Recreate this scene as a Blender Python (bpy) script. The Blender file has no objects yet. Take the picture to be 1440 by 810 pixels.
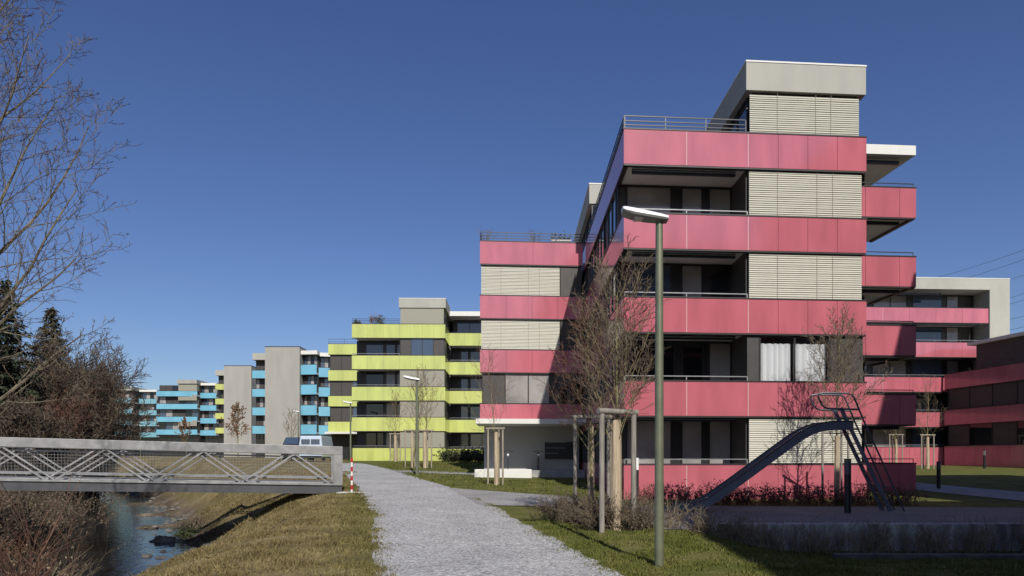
import bpy, math, random
import numpy as np
from mathutils import Vector
C = bpy.context.scene.collection
PI = math.pi
FPX = 1000.0; HY = 645.0; CX = 720.0; CZ = 1.62     # focal length and horizon in photo pixels, eye height

# ------------------------------------------------------------------ camera
cd = bpy.data.cameras.new('camera'); cam = bpy.data.objects.new('camera', cd); C.objects.link(cam)
cam.location = (0, 0, CZ); cam.rotation_euler = (PI/2, 0, 0)
cd.sensor_width = 36; cd.lens = FPX/1440*36; cd.shift_y = (HY-405)/1440; cd.clip_start = .1; cd.clip_end = 3000
bpy.context.scene.camera = cam
# ------------------------------------------------------------------ light
SUN = Vector((0.20, -1.0, 0.77)).normalized()          # towards the sun
w = bpy.data.worlds.new('World'); bpy.context.scene.world = w; w.use_nodes = True
wn = w.node_tree.nodes; wl = w.node_tree.links
sky = wn.new('ShaderNodeTexSky'); sky.sky_type = 'NISHITA'; sky.sun_disc = False
sky.sun_elevation = math.asin(SUN.z); sky.sun_rotation = math.atan2(SUN.x, SUN.y)
sky.altitude = 400; sky.air_density = 1.0; sky.dust_density = 1.0; sky.ozone_density = 4.0
bg = wn['Background']; bg.inputs['Strength'].default_value = .094
gm = wn.new('ShaderNodeGamma'); gm.inputs['Gamma'].default_value = .98
hs = wn.new('ShaderNodeHueSaturation'); hs.inputs['Hue'].default_value = .516; hs.inputs['Saturation'].default_value = 1.13
wl.new(sky.outputs[0], gm.inputs[0]); wl.new(gm.outputs[0], hs.inputs['Color']); wl.new(hs.outputs[0], bg.inputs['Color'])
sd = bpy.data.lights.new('sun', 'SUN'); sd.energy = 4.5; sd.angle = math.radians(.53); sd.color = (1, .955, .88)
so = bpy.data.objects.new('sun', sd); C.objects.link(so); so.rotation_euler = (-SUN).to_track_quat('-Z', 'Y').to_euler(); so.location = (0, -20, 40)
vs = bpy.context.scene.view_settings
vs.view_transform = 'Standard'; vs.look = 'None'; vs.exposure = 0.0; vs.gamma = 1; vs.use_curve_mapping = False

# ------------------------------------------------------------------ materials
MATS = {}
def mat(name, col, rough=.6, metal=0, spec=.5, noise=0, nscale=3, bump=0, bscale=20, coat=0, col2=None, stretch=None, detail=4):
    m = bpy.data.materials.new(name); m.use_nodes = True; MATS[name] = m
    N = m.node_tree.nodes; L = m.node_tree.links; b = N['Principled BSDF']
    b.inputs['Base Color'].default_value = (*col, 1); b.inputs['Roughness'].default_value = rough
    b.inputs['Metallic'].default_value = metal; b.inputs['Specular IOR Level'].default_value = spec
    if coat: b.inputs['Coat Weight'].default_value = coat; b.inputs['Coat Roughness'].default_value = .03
    geo = None
    def pos():
        g = N.new('ShaderNodeNewGeometry'); o = g.outputs['Position']
        if stretch:
            mp = N.new('ShaderNodeMapping'); mp.inputs['Scale'].default_value = stretch; L.new(o, mp.inputs[0]); o = mp.outputs[0]
        return o
    if noise or col2:
        t = N.new('ShaderNodeTexNoise'); t.inputs['Scale'].default_value = nscale; t.inputs['Detail'].default_value = detail
        L.new(pos(), t.inputs['Vector'])
        r = N.new('ShaderNodeValToRGB'); r.color_ramp.elements[0].position = .32; r.color_ramp.elements[1].position = .68
        if col2: c0, c1 = col, col2
        else: c0 = tuple(x*(1-noise) for x in col); c1 = tuple(min(1, x*(1+noise)) for x in col)
        r.color_ramp.elements[0].color = (*c0, 1); r.color_ramp.elements[1].color = (*c1, 1)
        L.new(t.outputs[0], r.inputs[0]); L.new(r.outputs[0], b.inputs['Base Color'])
    if bump:
        t2 = N.new('ShaderNodeTexNoise'); t2.inputs['Scale'].default_value = bscale; t2.inputs['Detail'].default_value = 3
        L.new(pos(), t2.inputs['Vector'])
        bp = N.new('ShaderNodeBump'); bp.inputs['Strength'].default_value = bump; bp.inputs['Distance'].default_value = .02
        L.new(t2.outputs[0], bp.inputs['Height']); L.new(bp.outputs[0], b.inputs['Normal'])
    return m
mat('pink', (.46, .125, .155), .18, spec=1.0, noise=.12, nscale=1.0, stretch=(1.5, 1.5, .4), bump=.015, bscale=1.2)
mat('pinkdark', (.36, .035, .065), .22, spec=.5, noise=.06, nscale=.6)
mat('yellow', (.48, .52, .14), .22, spec=.55, noise=.12, stretch=(2, 2, .5), nscale=.6)
mat('blue', (.15, .40, .53), .22, spec=.55, noise=.1, nscale=.5)
mat('teal', (.17, .36, .42), .3, spec=.5, noise=.1, nscale=.5)
for n_, i_ in (('pink', 1.85), ('yellow', 1.75), ('blue', 1.7)):
    b_ = MATS[n_].node_tree.nodes['Principled BSDF']; b_.inputs['IOR'].default_value = i_; b_.inputs['Roughness'].default_value = .12; b_.inputs['Specular IOR Level'].default_value = .5
mat('pinkback', (.62, .34, .36), .6)
mat('coping', (.025, .022, .022), .45)
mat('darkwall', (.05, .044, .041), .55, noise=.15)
mat('brownwall', (.055, .047, .042), .6, noise=.12)
mat('soffit', (.70, .66, .63), .8, noise=.05)
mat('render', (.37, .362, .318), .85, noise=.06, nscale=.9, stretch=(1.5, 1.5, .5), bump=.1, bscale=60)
mat('renderwarm', (.325, .312, .28), .85, noise=.07, nscale=.5, stretch=(1.5, 1.5, .4))
mat('shutter', (.27, .258, .205), .6, noise=.03, stretch=(1, 1, 12), nscale=2)
mat('blind', (.47, .455, .375), .45, noise=.03)
mat('white', (.66, .65, .6), .55, noise=.03)
mat('concrete', (.30, .30, .29), .9, noise=.18, nscale=2.5, bump=.3, bscale=25)
mat('oldconcrete', (.30, .30, .295), .92, noise=.55, nscale=5, bump=.5, bscale=18, stretch=(1, 1, .35))
mat('entrywall', (.42, .41, .39), .85, noise=.04, nscale=1)
mat('frame', (.022, .021, .022), .4)
mat('glassdark', (.012, .014, .016), .03, spec=.6)
mat('glassgrey', (.29, .272, .26), .05, spec=.6, noise=.25, nscale=.9)
mat('skyglass', (.05, .075, .12), .03, spec=.9)  # pane with reflected sky painted in as a blue base colour
mat('curtain', (.86, .86, .86), .8)
mat('darksteel', (.07, .07, .075), .55, metal=.3, noise=.2, nscale=3)
mat('metal', (.26, .26, .265), .45, metal=.5, noise=.12, nscale=6)
mat('galv', (.27, .267, .262), .5, metal=.4, noise=.22, nscale=3, bump=.05, stretch=(1, 1, 1))
mat('railing', (.05, .05, .055), .4, metal=.5)
mat('lamppole', (.15, .16, .105), .45, metal=.25, noise=.12, nscale=5)
mat('lampwhite', (.80, .80, .79), .35)
mat('lampgrey', (.20, .20, .19), .5)
mat('lens', (.55, .55, .5), .2)
mat('slidesteel', (.15, .17, .22), .38, metal=.3, noise=.15, nscale=3)
mat('slidepaint', (.085, .09, .105), .4, metal=.4)
mat('wood', (.30, .255, .195), .85, noise=.3, nscale=6, bump=.4, bscale=30, stretch=(4, 4, .4))
mat('woodgrey', (.235, .215, .185), .85, noise=.3, nscale=6, bump=.4, bscale=30, stretch=(4, 4, .4))
mat('matwrap', (.42, .335, .23), .9, noise=.35, nscale=9, bump=.6, bscale=40, stretch=(4, 4, .15))
mat('rope', (.03, .028, .025), .9)
mat('bark', (.16, .135, .095), .9, noise=.35, nscale=7, bump=.5, bscale=30)
mat('barkyellow', (.20, .175, .085), .9, noise=.3, nscale=6)
mat('twig', (.135, .10, .07), .85, noise=.3, nscale=3)
mat('twigred', (.125, .062, .040), .85, noise=.35, nscale=2)
mat('twigbrown', (.10, .075, .052), .9, noise=.4, nscale=1.2)
mat('bushbrown', (.12, .09, .06), .9, noise=.5, nscale=3)
mat('reed', (.20, .155, .095), .9, noise=.5, nscale=4)
mat('needle', (.034, .043, .02), .8, noise=.5, nscale=1.5)
mat('needlewarm', (.085, .072, .04), .8, noise=.5, nscale=1.5)
mat('leafdead', (.17, .085, .04), .8, noise=.4, nscale=3)
mat('leafred', (.10, .035, .025), .7, noise=.5, nscale=5)
mat('hedge', (.05, .055, .02), .8, noise=.5, nscale=3)
mat('potplant', (.07, .09, .03), .8, noise=.4, nscale=4)
mat('black', (.012, .012, .013), .45)
mat('redpaint', (.45, .02, .025), .45)
mat('redstone', (.32, .07, .045), .8, noise=.3)
mat('carwhite', (.50, .58, .68), .25, coat=.5)
mat('carblack', (.03, .032, .036), .25, coat=.5)
mat('tyre', (.015, .015, .015), .8)
mat('taillight', (.4, .02, .02), .3)
mat('wire', (.06, .06, .065), .6)
mat('riverstone', (.13, .12, .10), .9, noise=.5, nscale=2, bump=.4)
mat('edging', (.10, .095, .085), .9, noise=.4, nscale=4, bump=.4)
mat('stone', (.42, .40, .37), .9, noise=.3, nscale=3, bump=.4)
mat('chrome', (.6, .6, .6), .25, metal=1)

# gravel
def gravel(name, c0, c1, sc):
    m = mat(name, c0, .95, col2=c1, nscale=sc, detail=6, bump=.9, bscale=sc*.8)
    N = m.node_tree.nodes; L = m.node_tree.links; b = N['Principled BSDF']
    ramp = [n for n in N if n.type == 'VALTORGB'][0]
    g = N.new('ShaderNodeNewGeometry'); v = N.new('ShaderNodeTexVoronoi'); v.inputs['Scale'].default_value = sc*1.1
    L.new(g.outputs['Position'], v.inputs['Vector'])
    big = N.new('ShaderNodeTexNoise'); big.inputs['Scale'].default_value = .7; L.new(g.outputs['Position'], big.inputs['Vector'])
    mr = N.new('ShaderNodeMapRange'); mr.inputs[1].default_value = .3; mr.inputs[2].default_value = .7; mr.inputs[3].default_value = .86; mr.inputs[4].default_value = 1.1
    L.new(big.outputs[0], mr.inputs[0])
    sp = N.new('ShaderNodeSeparateColor'); L.new(v.outputs['Color'], sp.inputs[0])
    m2 = N.new('ShaderNodeMapRange'); m2.inputs[3].default_value = .5; m2.inputs[4].default_value = 1.45; L.new(sp.outputs[0], m2.inputs[0])
    mu = N.new('ShaderNodeMath'); mu.operation = 'MULTIPLY'; L.new(mr.outputs[0], mu.inputs[0]); L.new(m2.outputs[0], mu.inputs[1])
    mx = N.new('ShaderNodeMixRGB'); mx.blend_type = 'MULTIPLY'; mx.inputs[0].default_value = 1
    L.new(ramp.outputs[0], mx.inputs[1]); L.new(mu.outputs[0], mx.inputs[2]); L.new(mx.outputs[0], b.inputs['Base Color'])
gravel('gravel', (.30, .295, .285), (.48, .472, .46), 26)
gravel('pavegravel', (.26, .25, .24), (.37, .36, .35), 45)
gravel('playgravel', (.13, .13, .13), (.21, .21, .205), 40)

def grass_mat(name, fine):
    m = bpy.data.materials.new(name); m.use_nodes = True; MATS[name] = m
    N = m.node_tree.nodes; L = m.node_tree.links; b = N['Principled BSDF']; b.inputs['Roughness'].default_value = .9; b.inputs['Specular IOR Level'].default_value = .15
    g = N.new('ShaderNodeNewGeometry'); sx = N.new('ShaderNodeSeparateXYZ'); L.new(g.outputs['Position'], sx.inputs[0])
    def math_(op, a, bb):
        n = N.new('ShaderNodeMath'); n.operation = op
        for i, v in enumerate((a, bb)):
            if isinstance(v, (int, float)): n.inputs[i].default_value = v
            else: L.new(v, n.inputs[i])
        return n.outputs[0]
    def noise(sc, det=4):
        t = N.new('ShaderNodeTexNoise'); t.inputs['Scale'].default_value = sc; t.inputs['Detail'].default_value = det; L.new(g.outputs['Position'], t.inputs['Vector']); return t.outputs[0]
    def ramp(f, stops):
        r = N.new('ShaderNodeValToRGB'); e = r.color_ramp.elements
        while len(e) < len(stops): e.new(.5)
        for k, (p, c) in enumerate(stops): e[k].position = p; e[k].color = (*c, 1)
        L.new(f, r.inputs[0]); return r.outputs[0]
    def mix(f, a, c):
        n = N.new('ShaderNodeMixRGB'); L.new(f, n.inputs[0]); L.new(a, n.inputs[1]); L.new(c, n.inputs[2]); return n.outputs[0]
    n1 = noise(1.1, 5); n2 = noise(fine, 3)
    f = math_('ADD', math_('MULTIPLY', n1, .55), math_('MULTIPLY', n2, .45))
    lawn = ramp(f, [(.30, (.055, .066, .014)), (.47, (.10, .112, .024)), (.58, (.145, .138, .045)), (.70, (.21, .175, .08))])
    dry = ramp(f, [(.30, (.085, .068, .028)), (.47, (.16, .125, .054)), (.58, (.225, .178, .085)), (.72, (.34, .28, .16))])
    soil = ramp(f, [(.35, (.06, .045, .03)), (.55, (.13, .10, .07)), (.68, (.30, .26, .2))])
    side = math_('ADD', sx.outputs[0], math_('MULTIPLY', sx.outputs[1], .24))
    far = N.new('ShaderNodeMapRange'); far.inputs[1].default_value = 0; far.inputs[2].default_value = 2.4; L.new(math_('ADD', side, math_('MULTIPLY', n1, 1.2)), far.inputs[0])
    col = mix(far.outputs[0], dry, lawn)
    wet = N.new('ShaderNodeMapRange'); wet.inputs[1].default_value = -1.45; wet.inputs[2].default_value = -.75; wet.inputs[3].default_value = 1; wet.inputs[4].default_value = 0
    L.new(math_('SUBTRACT', sx.outputs[2], math_('MULTIPLY', math_('SUBTRACT', n1, .5), 1.2)), wet.inputs[0])
    col = mix(wet.outputs[0], col, soil)
    L.new(col, b.inputs['Base Color'])
    bp = N.new('ShaderNodeBump'); bp.inputs['Strength'].default_value = .8; bp.inputs['Distance'].default_value = .04; L.new(noise(fine*1.3, 4), bp.inputs['Height'])
    if not name.startswith('blade'): L.new(bp.outputs[0], b.inputs['Normal'])
    return m
grass_mat('turf', 16); grass_mat('blade', 31)

m = mat('water', (.012, .016, .02), .06, spec=.5); N = m.node_tree.nodes; L = m.node_tree.links
g = N.new('ShaderNodeNewGeometry'); mp = N.new('ShaderNodeMapping'); mp.inputs['Scale'].default_value = (1.6, .8, 1); L.new(g.outputs['Position'], mp.inputs[0])
t = N.new('ShaderNodeTexNoise'); t.inputs['Scale'].default_value = 2.2; t.inputs['Detail'].default_value = 5; L.new(mp.outputs[0], t.inputs['Vector'])
bp = N.new('ShaderNodeBump'); bp.inputs['Strength'].default_value = .35; bp.inputs['Distance'].default_value = .06; L.new(t.outputs[0], bp.inputs['Height']); L.new(bp.outputs[0], N['Principled BSDF'].inputs['Normal'])

m = bpy.data.materials.new('thinglass'); m.use_nodes = True; MATS['thinglass'] = m; N = m.node_tree.nodes; L = m.node_tree.links; N.remove(N['Principled BSDF'])
tr = N.new('ShaderNodeBsdfTransparent'); tr.inputs[0].default_value = (.95, .96, .97, 1); gl = N.new('ShaderNodeBsdfGlossy'); gl.inputs['Roughness'].default_value = .02
fr = N.new('ShaderNodeFresnel'); fr.inputs[0].default_value = 1.6; mx = N.new('ShaderNodeMixShader')
L.new(fr.outputs[0], mx.inputs[0]); L.new(tr.outputs[0], mx.inputs[1]); L.new(gl.outputs[0], mx.inputs[2]); L.new(mx.outputs[0], N['Material Output'].inputs[0])
# wire-mesh infill of the bridge: fine real grid seen as semi-open cloth of wires
# ------------------------------------------------------------------ helpers
def tag(o, label=None, cat=None, group=None, kind=None):
    if label: o['label'] = label
    if cat: o['category'] = cat
    if group: o['group'] = group
    if kind: o['kind'] = kind
    return o
def thing(name, loc, label, cat, group=None):
    o = bpy.data.objects.new(name, None); C.objects.link(o); o.location = loc; o.empty_display_size = .2
    return tag(o, label, cat, group)
def wloc(o):
    v = Vector((0, 0, 0))
    while o is not None: v += Vector(o.location); o = o.parent
    return v
def copy_tree(o, parent=None):
    c = o.copy(); C.objects.link(c)
    if parent is not None: c.parent = parent
    for ch in list(o.children): copy_tree(ch, c)
    return c
class Frame:
    def __init__(s, O, u, v): s.O = Vector((*O, 0)) if len(O) == 2 else Vector(O); s.u = Vector((*u, 0)); s.v = Vector((*v, 0))
    def p(s, a, b, z): q = s.O + s.u*a + s.v*b; return (q.x, q.y, q.z + z)
WF = Frame((0, 0), (1, 0), (0, 1))
class MB:
    def __init__(s): s.V = []; s.F = []; s.n = 0
    def add(s, V, F):
        k = s.n; s.V.extend(tuple(v) for v in V); s.F.extend(tuple(i+k for i in f) for f in F); s.n += len(V); return s
    def box(s, a0, a1, b0, b1, z0, z1, F=WF):
        V = [F.p(a, b, z) for z in (z0, z1) for b in (b0, b1) for a in (a0, a1)]
        return s.add(V, [(0, 2, 3, 1), (4, 5, 7, 6), (0, 1, 5, 4), (2, 6, 7, 3), (0, 4, 6, 2), (1, 3, 7, 5)])
    def prism(s, poly, z0, z1, F=WF):
        n = len(poly)
        V = [F.p(a, b, z0) for a, b in poly] + [F.p(a, b, z1) for a, b in poly]
        return s.add(V, [tuple(range(n))[::-1], tuple(range(n, 2*n))] + [(i, (i+1) % n, n+(i+1) % n, n+i) for i in range(n)])
    def quadprism(s, q4, thick):        # q4: four points of a face, extruded along vector thick
        q = [Vector(x) for x in q4]; t = Vector(thick)
        V = q + [x+t for x in q]
        return s.add(V, [(0, 1, 2, 3), (7, 6, 5, 4), (0, 4, 5, 1), (1, 5, 6, 2), (2, 6, 7, 3), (3, 7, 4, 0)])
    def bar(s, p, q, wx, wz=None, up=(0, 0, 1)):
        p = Vector(p); q = Vector(q); wz = wz or wx; d = (q-p).normalized(); up = Vector(up)
        if abs(d.dot(up)) > .98: up = Vector((0, 1, 0))
        x = d.cross(up).normalized(); y = x.cross(d).normalized()
        V = [e + x*(i*wx/2) + y*(j*wz/2) for e in (p, q) for i, j in ((-1, -1), (1, -1), (1, 1), (-1, 1))]
        return s.add(V, [(3, 2, 1, 0), (4, 5, 6, 7), (0, 1, 5, 4), (1, 2, 6, 5), (2, 3, 7, 6), (3, 0, 4, 7)])
    def tube(s, pts, rad, n=6, cap=True):
        P = np.array([tuple(p) for p in pts], float); k = len(P)
        R = np.full(k, rad, float) if np.isscalar(rad) else np.array(rad, float)
        T = np.gradient(P, axis=0) if k > 2 else np.array([P[1]-P[0]]*2)
        T /= np.linalg.norm(T, axis=1)[:, None]+1e-12
        ref = np.array([0, 0, 1.]) if abs(T[:, 2]).mean() < .9 else np.array([0, 1., 0])
        X = np.cross(T, ref); X /= np.linalg.norm(X, axis=1)[:, None]+1e-12; Y = np.cross(T, X)
        an = np.arange(n)*2*PI/n
        V = P[:, None, :] + R[:, None, None]*(X[:, None, :]*np.cos(an)[None, :, None] + Y[:, None, :]*np.sin(an)[None, :, None])
        F = [(i*n+j, i*n+(j+1) % n, (i+1)*n+(j+1) % n, (i+1)*n+j) for i in range(k-1) for j in range(n)]
        if cap: F += [tuple(range(n))[::-1], tuple(range((k-1)*n, k*n))]
        return s.add(V.reshape(-1, 3).tolist(), F)
    def cyl(s, p, h, r, n=16, r1=None): return s.tube([p, (p[0], p[1], p[2]+h)], [r, r if r1 is None else r1], n)
    def ring(s, c, r, t, ax=0, n=24, m=6):
        V = []; F = []
        for i in range(n):
            a = 2*PI*i/n
            for j in range(m):
                b = 2*PI*j/m; rr = r + t*math.cos(b); h = t*math.sin(b)
                q = [0, 0, 0]; q[ax] = h; q[(ax+1) % 3] = rr*math.cos(a); q[(ax+2) % 3] = rr*math.sin(a)
                V.append((c[0]+q[0], c[1]+q[1], c[2]+q[2]))
                F.append((i*m+j, ((i+1) % n)*m+j, ((i+1) % n)*m+(j+1) % m, i*m+(j+1) % m))
        return s.add(V, F)
    def build(s, name, mt, parent=None, smooth=False, bevel=0):
        if not s.V: return None
        me = bpy.data.meshes.new(name); off = wloc(parent) if parent else Vector((0, 0, 0))
        V = np.array(s.V, float)
        if parent is None:
            lo = V.min(0); hi = V.max(0); off = Vector(((lo[0]+hi[0])/2, (lo[1]+hi[1])/2, lo[2]))
        V = V - np.array(off)
        me.from_pydata(V.tolist(), [], s.F); me.materials.append(MATS[mt])
        if smooth:
            me.polygons.foreach_set('use_smooth', [True]*len(me.polygons))
            try: me.set_sharp_from_angle(angle=math.radians(40))
            except Exception: pass
        o = bpy.data.objects.new(name, me); C.objects.link(o)
        if parent: o.parent = parent
        else: o.location = off
        if bevel:
            b = o.modifiers.new('bevel', 'BEVEL'); b.width = bevel; b.segments = 2; b.limit_method = 'ANGLE'
        return o
def PX(px, py, d): return Vector(((px-CX)/FPX*d, d, CZ+(HY-py)/FPX*d))

# ------------------------------------------------------------------ terrain
cp = np.array([(0, 0, -1.62), (2.2, 10.7, -1.63), (-2, 10.9, -1.66), (10, 10, -1.62), (4, 24.6, -1.42), (12.5, 25, -1.43), (17, 30, -1.36),
    (-1.2, 37, -.96), (-6.3, 25.4, -1.16), (-8, 67, -.2), (-15, 67, -.2), (-14, 45, -.45), (28, 52, -.62), (35, 58, -.55), (40, 59, -.55), (11, 20, -1.49), (20, 20, -1.5),
    (24, 40, -1.0), (4, 17, -1.55), (-30, 100, .1), (-60, 140, .4), (-100, 190, .7), (60, 100, -.3), (150, 200, 0), (-150, 100, .5), (0, 250, .5), (30, 0, -1.6), (-20, 0, -1.7),
    (0, -30, -1.6), (40, -30, -1.6), (-40, -30, -1.6), (-150, 300, 1), (150, 300, 0), (200, 50, -.3), (-200, 0, 0), (-25, 30, -1.0), (-35, 60, -.3)])
def U(r2): return .5*r2*np.log(np.maximum(r2, 1e-9))
K = U(((cp[:, None, :2]-cp[None, :, :2])**2).sum(-1)); n_ = len(cp); Pm = np.c_[np.ones(n_), cp[:, :2]]
A = np.zeros((n_+3, n_+3)); A[:n_, :n_] = K + np.eye(n_)*20; A[:n_, n_:] = Pm; A[n_:, :n_] = Pm.T
sol = np.linalg.solve(A, np.r_[cp[:, 2], 0, 0, 0])
RIV_R = np.array([(-10.3, -40), (-10.3, 5), (-10.6, 15), (-11.5, 23), (-13.2, 27), (-24, 48), (-36, 67), (-75, 110), (-170, 190), (-300, 260)], float)
def riv_r(y): return np.interp(y, RIV_R[:, 1], RIV_R[:, 0])
ZW = CZ-3.35
def sm(t): t = np.clip(t, 0, 1); return t*t*(3-2*t)
WALL_Y = 15.3
def ground(x, y):
    x = np.asarray(x, float); y = np.asarray(y, float)
    xs = np.clip(x, -160, 160); ys = np.clip(y, -40, 280)
    d2 = (xs[..., None]-cp[:, 0])**2 + (ys[..., None]-cp[:, 1])**2
    z = U(d2) @ sol[:n_] + sol[n_] + sol[n_+1]*xs + sol[n_+2]*ys + CZ
    # lawn dips in front of the low wall
    dip = sm((x-3.6)/2.4)*sm((y-10.0)/4.5)*(y < WALL_Y+.15)*(x < 22)
    z = z - .42*dip
    # river channel: distance from its right bank line, corrected for the line's slant
    r = riv_r(y); sl = np.gradient(RIV_R[:, 0], RIV_R[:, 1]); k = np.interp(y, RIV_R[:, 1], sl); cosk = 1/np.sqrt(1+k*k)
    s = (x-r)*cosk; W = 5.0 + np.clip((y-30)*.03, 0, 3)
    wob = .35*np.sin(y*.9)+.25*np.sin(y*2.1+x)
    out = np.where(s > 0, s + wob*(s < 3), -s-W+wob*.5)
    bed = ZW-.45
    t = sm((out+.6)/(6.6))
    t = np.where(out < -.6, 0, t)
    zc = bed + (z-bed)*t
    zc = zc + .10*np.sin(x*1.3+y*.7)*np.sin(y*.9-x*.4)*(t > .02)*(t < .97)*(s > -1)
    # gravel bars
    for bx, by, br in ((-17.6, 34.5, 1.7), (-21.5, 42, 2.2), (-27.5, 52, 2.6), (-14.3, 28.7, 1.0)):
        zc = zc + .6*np.exp(-(((x-bx)/(br*.7))**2+((y-by)/(br*.55))**2))*(s < 2.5)
    return np.where(out > 6.0, z, np.where(y > 230, z, zc))
def G(x, y): return float(ground(x, y))
def GP(px, py, d0=4.0, d1=220):
    dd = np.concatenate([np.arange(d0, 40, .02), np.arange(40, d1, .1)])
    X = (px-CX)/FPX*dd; zr = CZ+(HY-py)/FPX*dd
    h = zr-ground(X, dd); i = np.argmax(h < 0)
    return Vector((X[i], dd[i], G(X[i], dd[i])))
def on(px, d): X = (px-CX)/FPX*d; return Vector((X, d, G(X, d)))

def grid_mesh(name, X, Y, Z, mt):
    ny, nx = X.shape; V = np.stack([X, Y, Z], -1).reshape(-1, 3)
    idx = np.arange(ny*nx).reshape(ny, nx)
    F = np.stack([idx[:-1, :-1], idx[:-1, 1:], idx[1:, 1:], idx[1:, :-1]], -1).reshape(-1, 4)
    me = bpy.data.meshes.new(name); me.from_pydata(V.tolist(), [], F.tolist()); me.materials.append(MATS[mt])
    me.polygons.foreach_set('use_smooth', [True]*len(F))
    o = bpy.data.objects.new(name, me); C.objects.link(o); tag(o, kind='structure'); return o
gx = np.concatenate([np.linspace(-900, -60, 16)[:-1], np.arange(-60, -26, 1.0), np.arange(-26, 20, .3), np.arange(20, 60, 1.5), np.linspace(60, 900, 16)])
gy = np.concatenate([np.linspace(-300, -10, 12)[:-1], np.arange(-10, 4, 1.0), np.arange(4, WALL_Y-.05, .3), [WALL_Y+.1, WALL_Y+.2], np.arange(WALL_Y+.5, 45, .3), np.arange(45, 80, 1.0), np.linspace(80, 1500, 60)])
GX, GY = np.meshgrid(gx, gy)
grid_mesh('ground', GX, GY, ground(GX, GY), 'turf')
yy = np.concatenate([np.arange(-40, 80, 2.), np.linspace(80, 230, 20)]); tt = np.linspace(0, 1, 6)
rr_ = riv_r(yy); grid_mesh('river', (rr_[:, None]+1.8-(tt[None, :]*15)), np.repeat(yy[:, None], 6, 1), np.full((len(yy), 6), ZW), 'water')

rng = random.Random(7)
def strip(name, left, right, mt, off, y_ext=None, step=.35, cols=9, ragged=.07):
    l = np.array([GP(*p)[:2] if len(p) == 2 else p[1:] for p in left]); r = np.array([GP(*p)[:2] if len(p) == 2 else p[1:] for p in right])
    l = l[np.argsort(l[:, 1])]; r = r[np.argsort(r[:, 1])]
    ys = np.arange(max(l[0, 1], r[0, 1]), min(l[-1, 1], r[-1, 1]), step)
    a = np.interp(ys, l[:, 1], l[:, 0]); b = np.interp(ys, r[:, 1], r[:, 0])
    nr = np.random.RandomState(3); a = a+nr.uniform(-ragged, ragged, len(ys)); b = b+nr.uniform(-ragged, ragged, len(ys))
    t = np.linspace(0, 1, cols); X = a[:, None]*(1-t)+b[:, None]*t; Y = np.repeat(ys[:, None], cols, 1)
    return grid_mesh(name, X, Y, ground(X, Y)+off, mt)
strip('gravel_path', [('w', .9, -3), (527, 810), (524, 720), (503, 688), (484, 668), (473, 657), (462, 651.5)],
      [('w', 3.9, -3), (880, 810), (790, 762), (730, 732), (696, 712), (640, 688), (600, 676), (560, 663.5), (525, 655), (500, 650.5)], 'gravel', .012)
def patch(name, pts, mt, off, n=14, world=False):
    # four corner points (pixels): near-left, near-right, far-right, far-left
    q = [Vector(p) if world else GP(*p) for p in pts]
    s = np.linspace(0, 1, n); S, T = np.meshgrid(s, s)
    X = (q[0].x*(1-S)+q[1].x*S)*(1-T)+(q[3].x*(1-S)+q[2].x*S)*T; Y = (q[0].y*(1-S)+q[1].y*S)*(1-T)+(q[3].y*(1-S)+q[2].y*S)*T
    return grid_mesh(name, X, Y, ground(X, Y)+off, mt)
patch('side_path', [(676, 711), (815, 713), (815, 700), (630, 686.5)], 'pavegravel', .018)
patch('entrance_path', [(560, 664.5), (690, 669), (690, 666), (545, 661)], 'pavegravel', .02)
patch('play_area', [(3.2, 15.7, 0), (24, 15.7, 0), (20, 21.0, 0), (3.4, 22.2, 0)], 'playgravel', .014, 24, True)
patch('courtyard_path', [(17.5, 20.8, 0), (21.5, 20.8, 0), (19.0, 43, 0), (16.8, 43, 0)], 'pavegravel', .02, 20, True)

# ------------------------------------------------------------------ building parts
def window(root, F, a0, a1, b, z0, z1, n=2, pane='glassdark', curtain=False, splits=None, pans=None):
    fw = .06; m = MB()
    m.box(a0, a1, b-.04, b+.04, z0, z0+fw, F); m.box(a0, a1, b-.04, b+.04, z1-fw, z1, F)
    cuts = [a0+(a1-a0)*i/n for i in range(n+1)] if not splits else splits
    for i, c in enumerate(cuts):
        lo = c if i == 0 else c-fw/2 - (fw/2 if i == len(cuts)-1 else 0)
        m.box(lo, lo+fw, b-.045, b+.045, z0+fw+.001, z1-fw-.001, F)
    wo = m.build('window', 'frame', root)
    for i in range(len(cuts)-1):
        MB().box(cuts[i]+fw/2, cuts[i+1]-fw/2, b-.006, b+.006, z0+fw/2, z1-fw/2, F).build('pane', (pans[i] if pans else pane), wo)
    if curtain:
        k = MB()
        for i in range(len(cuts)-1):
            c0, c1 = cuts[i]+fw, cuts[i+1]-fw; ns = 120
            for s in range(ns):
                f0, f1 = s/ns, (s+1)/ns
                def wv(f): return b+.16+.04*math.sin(f*34+.6*math.sin(f*11))
                A0, A1 = c0+(c1-c0)*f0, c0+(c1-c0)*f1
                k.add([F.p(A0, wv(f0), z0), F.p(A1, wv(f1), z0), F.p(A1, wv(f1), z1-.3), F.p(A0, wv(f0), z1-.3)], [(0, 1, 2, 3)])
        k.build('curtain', 'curtain', wo)
    return wo
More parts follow.
